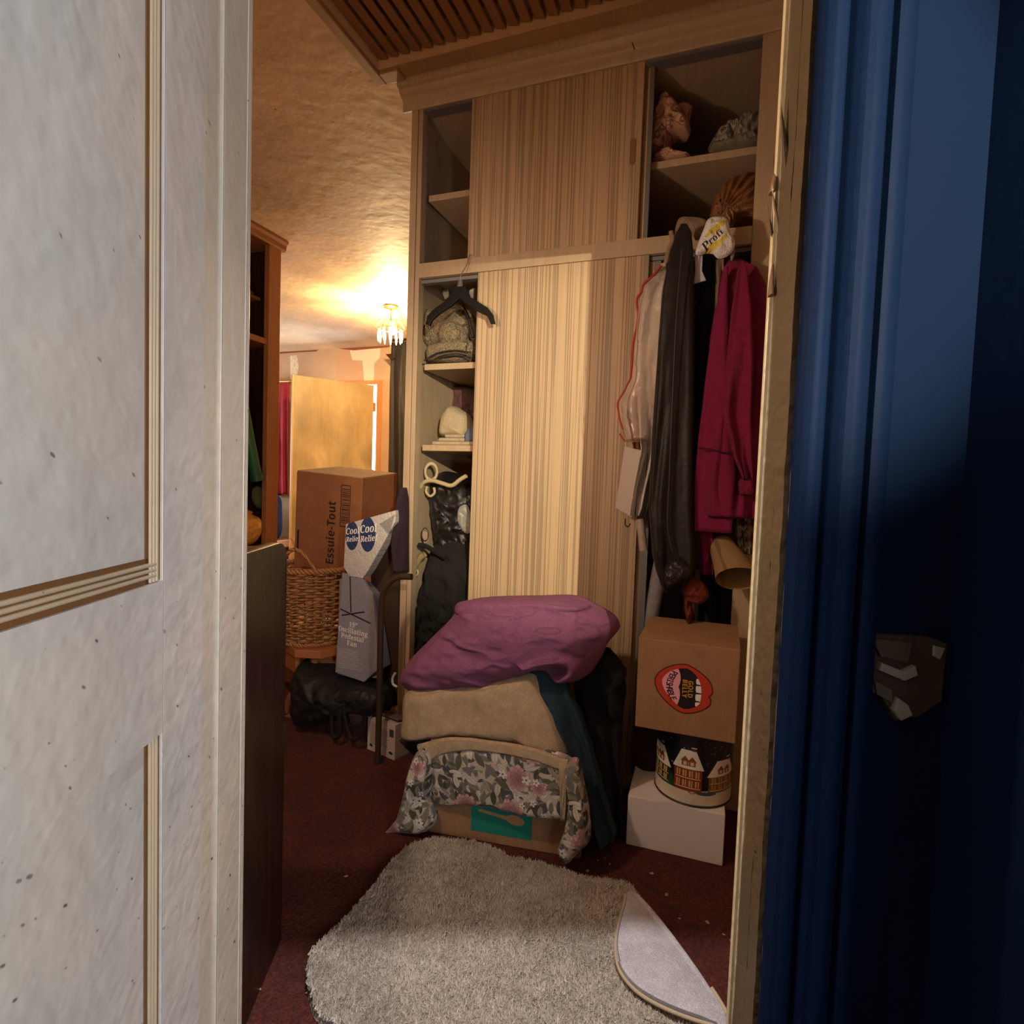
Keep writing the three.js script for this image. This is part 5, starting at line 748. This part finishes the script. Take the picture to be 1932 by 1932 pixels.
{
  const W = 0.315, D = 0.34, H = 0.43;
  const e = thing('paper_towel_carton', 'large brown carton with black lettering and barcode standing in the basket', 'box', [-1.455, 0.62, -2.06], 0.12);
  e.rotation.x = 0.085; e.rotation.z = -0.085; e.updateMatrixWorld(true);
  part(e, 'carton', new RoundedBoxGeometry(W, H, D, 2, 0.004).translate(-W / 2, H / 2, -D / 2), std({ map: T.card, color: C(0xd6b7a0), roughness: 0.9 }), { local: true });
  part(e, 'top_flap', new THREE.BoxGeometry(W * 0.98, 0.003, D * 0.49).translate(-W / 2, H + 0.0016, -D * 0.25), M.card, { local: true }); part(e, 'top_flap', new THREE.BoxGeometry(W * 0.98, 0.003, D * 0.49).translate(-W / 2, H + 0.0016, -D * 0.755), M.card, { local: true });
  T.essuie = canvasTex(1024, 1024, (g, w, h) => {
    g.clearRect(0, 0, w, h); g.fillStyle = '#150d0a'; g.save(); g.translate(w * 0.62, h * 0.93); g.rotate(-PI / 2); g.font = 'bold 180px sans-serif'; g.textBaseline = 'alphabetic'; g.save(); g.scale(0.70, 1); g.fillText('Essuie-Tout', 0, 0); g.restore(); g.restore();
    const x0 = w * 0.70, x1 = w * 0.84, y0 = h * 0.07, y1 = h * 0.50; g.lineWidth = 10; g.strokeStyle = '#150d0a'; g.strokeRect(x0, y0, x1 - x0, y1 - y0); for (let i = 0, y = y0 + 36; y < y1 - 34; i++) { const t = 3 + Math.floor(rnd() * 4) * 3; g.fillRect(x0 + 12, y, x1 - x0 - 24, t); y += t + 5 + rnd() * 9; }
    g.fillRect(w * 0.02, h * 0.60, 30, h * 0.24); g.fillRect(w * 0.70, h * 0.55, 3, h * 0.40); g.fillRect(w * 0.79, h * 0.93, 26, 10); g.fillRect(w * 0.79, h * 0.95, 26, 6); 
  });
  part(e, 'print', new THREE.PlaneGeometry(W * 0.96, H * 0.96).translate(-W / 2, H / 2, 0.0009), std({ map: T.essuie, transparent: true, alphaTest: 0.5, roughness: 0.8 }), { local: true, keep: true });
}
{
  T.fan = canvasTex(512, 1024, (g, w, h) => { g.fillStyle = '#8a8690'; g.fillRect(0, 0, w, h); g.strokeStyle = '#1d1820'; g.lineWidth = 14; g.beginPath(); g.moveTo(w * 0.30, 0); g.lineTo(w * 0.34, h * 0.36); g.moveTo(w * 0.08, h * 0.34); g.lineTo(w * 0.8, h * 0.44); g.moveTo(w * 0.12, h * 0.40); g.lineTo(w * 0.66, h * 0.34); g.stroke(); g.fillStyle = '#e6dfd2'; g.textAlign = 'center'; g.font = 'bold 66px serif'; g.save(); g.translate(w * 0.40, h * 0.50); g.rotate(0.07); g.fillText('19"', 0, 0); g.fillText('Oscillating', 0, 62); g.fillText('Pedestal', 0, 124); g.fillText('Fan', 0, 186); g.restore(); g.fillStyle = 'rgba(220,214,205,0.65)'; for (let i = 0; i < 12; i++) g.fillRect(w * 0.06, h * (0.72 + i * 0.016), w * (0.42 + 0.2 * rnd()), 4); });
  T.cool = canvasTex(512, 512, (g, w, h) => { g.fillStyle = '#c3bdb6'; g.fillRect(0, 0, w, h); for (const [x, y, s] of [[0.15, 0.38, 0.92], [0.47, 0.34, 1.1]]) { g.save(); g.translate(w * x, h * y); g.scale(s, s); g.rotate(-0.12); g.fillStyle = '#26345e'; g.beginPath(); g.ellipse(0, 10, 74, 118, 0.12, 0, 7); g.fill(); g.fillStyle = '#f0ece2'; g.textAlign = 'center'; g.font = 'italic bold 72px serif'; g.fillText('Cool', 4, -4); g.font = 'italic bold 54px serif'; g.fillText('Relief', 4, 56); g.restore(); } g.fillStyle = 'rgba(90,86,90,0.5)'; g.beginPath(); g.moveTo(w * 0.7, h * 0.2); g.lineTo(w, h * 0.05); g.lineTo(w * 0.9, h * 0.35); g.fill(); });
  const f = thing('fan_carton', 'crushed grey pedestal fan carton with white lettering leaning by the basket', 'box', [-1.38, 0.21, -1.95]);
  const o = [[-1.418,0.663],[-1.326,0.65],[-1.296,0.61],[-1.275,0.596],[-1.263,0.502],[-1.241,0.299],[-1.306,0.237],[-1.442,0.256]];
  part(f, 'front_panel', fitUV(slab(o, -1.915, 0.012, 0.002), o), std({ map: T.fan, roughness: 0.7, bumpMap: T.crinkle, bumpScale: 0.002 }), { keep: true });
  part(f, 'body', slab([[-1.44,0.632],[-1.356,0.618],[-1.309,0.578],[-1.291,0.482],[-1.25,0.289],[-1.315,0.235],[-1.444,0.245]], -1.999, 0.08, 0.004), std({ color: C(0x7b7882), roughness: 0.8 }));
  const q = [[-1.402,0.861],[-1.179,0.927],[-1.18,0.886],[-1.237,0.788],[-1.298,0.686],[-1.321,0.655],[-1.382,0.658],[-1.408,0.69]];
  part(f, 'folded_top', fitUV(slab(q, -1.95, 0.05, 0.003), q), std({ map: T.cool, roughness: 0.6, bumpMap: T.crinkle, bumpScale: 0.003 }), { keep: true });
  const bd_ = thing('dark_brown_board', 'dark brown board standing behind the fan carton', 'board', [-1.25, 0.1, -2.04]);
  part(bd_, 'sheet', slab([[-1.365,0.7],[-1.216,0.843],[-1.19,0.119],[-1.292,0.101],[-1.341,0.388]], -2.04, 0.02, 0.003), std({ color: C(0x3a2617), roughness: 0.7 }));
  const pp = thing('purple_garment', 'dark purple garment hung over the chair back', 'garment', [-1.2, 0.7, -1.95]);
  part(pp, 'body', hang([[-1.185,-1.162,1.018],[-1.201,-1.154,0.904],[-1.217,-1.15,0.789],[-1.2,-1.147,0.685]], -1.95, 0.03, { k: 4, amp: 0.4, m: 30 }), fabric(0x33202e));
}
{
  const t = thing('tubular_frame', 'bent brown metal tube leg of a folding table', 'frame', [-1.142, 0, -1.763]);
  part(t, 'tube', tube([[-1.142, 0.0, -1.763], [-1.142, 0.3, -1.763], [-1.142, 0.58, -1.763], [-1.135, 0.635, -1.763], [-1.108, 0.678, -1.763], [-1.07, 0.70, -1.763], [-1.02, 0.705, -1.763]], 0.0115, 60, 12), std({ color: rgb(0.10, 0.06, 0.04), roughness: 0.3, metalness: 0.6 }));
  part(t, 'foot', cyl(-1.142, 0, 0.02, -1.763, 0.014), M.black);
  T.prod = canvasTex(256, 256, (g, w, h) => { g.fillStyle = '#cfc4bb'; g.fillRect(0, 0, w, h); g.fillStyle = '#7d7068'; for (let i = 0; i < 18; i++) { g.fillRect(w * 0.08, h * (0.16 + 0.036 * i), w * (0.22 + 0.08 * rnd()), 3); if (i > 3) g.fillRect(w * 0.50, h * (0.10 + 0.036 * i), w * (0.2 + 0.1 * rnd()), 3); } g.fillStyle = '#4a4a46'; g.fillRect(w * 0.80, h * 0.16, w * 0.15, h * 0.22); g.fillStyle = '#3a2a22'; g.beginPath(); g.ellipse(w * 0.86, h * 0.84, 18, 11, 0, 0, 7); g.ellipse(w * 0.14, h * 0.84, 16, 11, 0, 0, 7); g.fill(); });
  const p = thing('product_box', 'small white printed product box on the floor by the table leg', 'box', [-1.16, 0, -1.86], -0.25);
  part(p, 'carton', new RoundedBoxGeometry(0.15, 0.135, 0.075, 2, 0.002).translate(0, 0.0675, 0), std({ color: C(0xb5aaa2), roughness: 0.7 }), { local: true });
  part(p, 'print', new THREE.PlaneGeometry(0.149, 0.134).translate(0, 0.0675, 0.0384), std({ map: T.prod, roughness: 0.7 }), { local: true, keep: true });
  part(p, 'lid_flap', new THREE.BoxGeometry(0.148, 0.006, 0.06).rotateX(-0.25).translate(0, 0.141, -0.008), std({ color: C(0x6a5f58), roughness: 0.8 }), { local: true });
  const d = thing('black_duffel_bag', 'black duffel bag with straps heaped on the floor under the chair', 'bag', [-1.55, 0, -1.97]);
  const blk = fabric(0x111112, { roughness: 0.6 });
  part(d, 'body', blob([[-1.633,0.014],[-1.668,0.103],[-1.648,0.22],[-1.61,0.285],[-1.556,0.274],[-1.489,0.262],[-1.397,0.232],[-1.296,0.23],[-1.209,0.223],[-1.199,0.128],[-1.267,0.084],[-1.368,0.084],[-1.471,0.034],[-1.55,0.015]], -1.93, 0.12, { fold: 0.05, fscale: 12, seed: 131, pow: 3 }), blk);
  part(d, 'pocket', blob([[-1.416,0.195],[-1.313,0.237],[-1.181,0.233],[-1.163,0.175],[-1.238,0.129],[-1.384,0.115]], -1.84, 0.035, { fold: 0.02, fscale: 16, seed: 133, n: 70 }), fabric(0x17161a, { roughness: 0.5 }));
  part(d, 'strap', tube([[-1.375,0.166],[-1.379,0.103],[-1.367,0.042],[-1.343,0.051],[-1.345,0.151]].map(p2 => [p2[0], p2[1], -1.8]), 0.009, 30, 6), blk);
  part(d, 'strap', tube([[-1.326,0.154],[-1.304,0.083],[-1.284,0.049],[-1.255,0.057],[-1.237,0.108],[-1.225,0.161]].map(p2 => [p2[0], p2[1], -1.8]), 0.008, 40, 6), blk);
  part(d, 'grey_panel', blob([[-1.46,0.212],[-1.439,0.211],[-1.413,0.156],[-1.422,0.112],[-1.448,0.15]], -1.815, 0.01, { n: 30, rings: 6 }), fabric(0x4a4340));
  part(d, 'buckle_flap', blob([[-1.308,0.147],[-1.248,0.147],[-1.233,0.113],[-1.285,0.095]], -1.81, 0.012, { n: 30, rings: 6 }), fabric(0x2c2320));
  const pk = thing('pink_shoe', 'dull pink shoe tucked beside the chair leg', 'shoe', [-1.74, 0, -1.96]);
  part(pk, 'upper', blob([[-1.757,-0.003],[-1.752,0.065],[-1.724,0.117],[-1.707,0.096],[-1.717,0.035],[-1.734,-0.003]], -1.98, 0.03, { n: 40, rings: 10 }), fabric(0xa4604f)); part(pk, 'sole', slab([[-1.763,-0.013],[-1.717,0.014],[-1.71,0.001],[-1.756,-0.031]], -2.0, 0.05, 0.002), fabric(0x8a7260));
  const bb = thing('beige_box', 'beige box standing behind the chair', 'box', [-1.95, 0, -2.3]);
  part(bb, 'carton', bx(-2.25, -1.98, 0, 0.30, -2.5, -2.28, 0.004), fabric(0xb58a66));
}
// ---------- rug ----------
{
  const out = [...[[-0.77,-1.379],[-0.71,-1.426],[-0.637,-1.449],[-0.554,-1.447],[-0.477,-1.434],[-0.426,-1.44],[-0.381,-1.443],[-0.293,-1.438],[-0.224,-1.448],[-0.172,-1.45],[-0.126,-1.387],[-0.078,-1.326],[-0.027,-1.266],[0.019,-1.209],[0.05,-1.164]], [0.03, -1.10], [-0.12, -1.02], [-0.35, -0.93], [-0.55, -0.865], ...[[-0.676,-0.859],[-0.724,-0.89],[-0.759,-0.926],[-0.786,-0.967],[-0.786,-1.011],[-0.778,-1.077],[-0.778,-1.185],[-0.785,-1.307]]];
  const n = 480, rings = 150, B = outlinePts(out, n), c = [-0.42, -1.2];
  const rug = thing('bath_rug', 'beige-grey shaggy rug lying askew with one corner folded over', 'rug', [-0.4, 0, -1.2]);
  const nz = (x, z) => 0.011 * fbm(x * 95, z * 95, 201, 3) + 0.010 * fbm(x * 14, z * 14, 203, 3);
  const pos = [c[0], 0.02, c[1]], idx = [];
  for (let k = 1; k <= rings; k++) for (let i = 0; i < n; i++) { const s = k / rings, x = c[0] + (B[i][0] - c[0]) * s, z = c[1] + (B[i][1] - c[1]) * s, e = smooth(1.0, 0.965, s); pos.push(x, k === rings ? 0.002 : 0.006 + (0.008 + nz(x, z)) * (0.35 + 0.65 * e), z); }
  for (let i = 0; i < n; i++) { const j = (i + 1) % n; idx.push(0, 1 + j, 1 + i); for (let k = 0; k < rings - 1; k++) { const a = 1 + k * n + i, b = 1 + k * n + j; idx.push(a, b, a + n, b, b + n, a + n); } }
  let g = indexed(pos, idx); { const q = g.attributes.normal; if (q.getY(1) < 0) { for (let i = 0; i < idx.length; i += 3) { const t = idx[i]; idx[i] = idx[i + 1]; idx[i + 1] = t; } g = indexed(pos, idx); } }
  T.rug = tex(512, 512, (x, y) => { const a = fbm(x * 64, y * 64, 211, 3, 64), b = fbm(x * 5, y * 5, 213, 3, 5); const k = 0.78 + 0.36 * (a - 0.5) + 0.22 * (b - 0.5); return [0.80 * k, 0.735 * k, 0.66 * k]; }, 0.55, 0.55);
  const rm = std({ map: T.rug, bumpMap: T.fuzz, bumpScale: 0.004, roughness: 1 });
  part(rug, 'pile', g, rm);
  // folded corner: the pale backing shows
  const F = [[-0.166,-1.415],[-0.172,-1.337],[-0.173,-1.262],[-0.168,-1.209],[-0.152,-1.161],[-0.125,-1.131],[-0.093,-1.114],[-0.046,-1.104],[0.011,-1.102],[0.06,-1.108],[0.064,-1.128]];
  const fn = 160, fr = 40, FB = outlinePts(F, fn), fa = F[0], fb = F[10], fl = Math.hypot(fb[0] - fa[0], fb[1] - fa[1]), nx = -(fb[1] - fa[1]) / fl, ny = (fb[0] - fa[0]) / fl;
  const dist = (x, z) => Math.abs((x - fa[0]) * nx + (z - fa[1]) * ny), fc = [FB.reduce((s, p) => s + p[0], 0) / fn, FB.reduce((s, p) => s + p[1], 0) / fn];
  const fp = [], fi = [];
  for (const top of [1, 0]) { const base = fp.length / 3; const yy = (x, z, s) => { const d = dist(x, z); return 0.034 + 0.012 * Math.sin(Math.min(1, d / 0.07) * PI * 0.5) + 0.004 * (fbm(x * 12, z * 12, 217, 3) - 0.5) + (top ? 0.008 * Math.pow(1 - Math.pow(s, 12), 0.5) : 0); };
    fp.push(fc[0], yy(fc[0], fc[1], 0), fc[1]); for (let k = 1; k <= fr; k++) for (let i = 0; i < fn; i++) { const s = k / fr, x = mix(fc[0], FB[i][0], s), z = mix(fc[1], FB[i][1], s); fp.push(x, yy(x, z, s), z); }
    for (let i = 0; i < fn; i++) { const j = (i + 1) % fn; fi.push(base, base + 1 + i, base + 1 + j); for (let k = 0; k < fr - 1; k++) { const a = base + 1 + k * fn + i, b = base + 1 + k * fn + j; fi.push(a, a + fn, b, b, a + fn, b + fn); } } }
  part(rug, 'folded_corner', mergeVertices(indexed(fp, fi), 1e-5), std({ map: T.cloth, color: C(0xd8d0d2), bumpMap: T.fuzz, bumpScale: 0.002, roughness: 1 }));
  part(rug, 'bound_edge', tube(FB.slice(6, 106).filter((_, i) => i % 3 === 0).map(([x, z]) => [x, 0.041, z]), 0.0045, 120, 6), std({ color: C(0xb9a684), roughness: 1 }));
  // tufts
  const tuft = new THREE.ConeGeometry(0.0028, 0.013, 4, 2, true); { const p = tuft.attributes.position; for (let i = 0; i < p.count; i++) if (p.getY(i) > 0.003) p.setX(i, p.getX(i) + 0.004); tuft.computeVertexNormals(); }
  const N = 60000, im = new THREE.InstancedMesh(tuft, std({ color: 0xffffff, roughness: 1 }), N), mt = new THREE.Matrix4(), qq = new THREE.Quaternion(), ee = new THREE.Euler(), sc = new THREE.Vector3(), col = new THREE.Color();
  for (let i = 0; i < N; i++) { const b = Math.floor(rnd() * n), s = Math.sqrt(rnd()) * 0.995, b2 = (b + 1) % n, f = rnd(), ex = mix(B[b][0], B[b2][0], f), ez = mix(B[b][1], B[b2][1], f), x = mix(c[0], ex, s), z = mix(c[1], ez, s); const fd = fbm(x * 30, z * 30, 221, 2) * 12; ee.set((rnd() - 0.5) * 1.5, fd + rnd(), (rnd() - 0.5) * 1.5); qq.setFromEuler(ee); const k = 0.7 + 0.7 * rnd(); sc.set(k, k, k); mt.compose(new THREE.Vector3(x + 0.4, 0.013 + nz(x, z), z + 1.2), qq, sc); im.setMatrixAt(i, mt); const t = 0.42 + 0.22 * fbm(x * 9, z * 9, 213, 3) + 0.14 * (rnd() - 0.5); col.setRGB(t, t * 0.86, t * 0.70); im.setColorAt(i, col); }
  im.name = 'tufts'; im.userData = { kind: 'stuff' }; im.castShadow = im.receiveShadow = true; rug.add(im);
  const cr = thing('carpet_crumbs', 'scattered lint and paper crumbs on the red carpet', 'crumbs', [0, 0, -1.5], 0, undefined, 'stuff');
  const gs = []; for (const [x, z] of [[-0.26,-1.561],[-0.275,-1.542],[-0.241,-1.54],[-0.292,-1.488],[-0.082,-1.48],[-0.045,-1.408],[0.019,-1.422],[0.056,-1.397],[0.073,-1.383],[-0.675,-1.459],[-0.641,-1.458],[-0.5,-1.453],[-0.877,-1.216],[-0.739,-0.903],[-0.833,-0.873],[-0.127,-1.547]]) gs.push(new THREE.IcosahedronGeometry(0.0022 + 0.0028 * rnd(), 0).scale(1.4, 0.6, 1).rotateY(rnd() * 6).translate(x, 0.003, z));
  part(cr, 'crumbs', gs, fabric(0xb8a294), { kind: 'stuff' });
}
renderer.render(scene, camera);
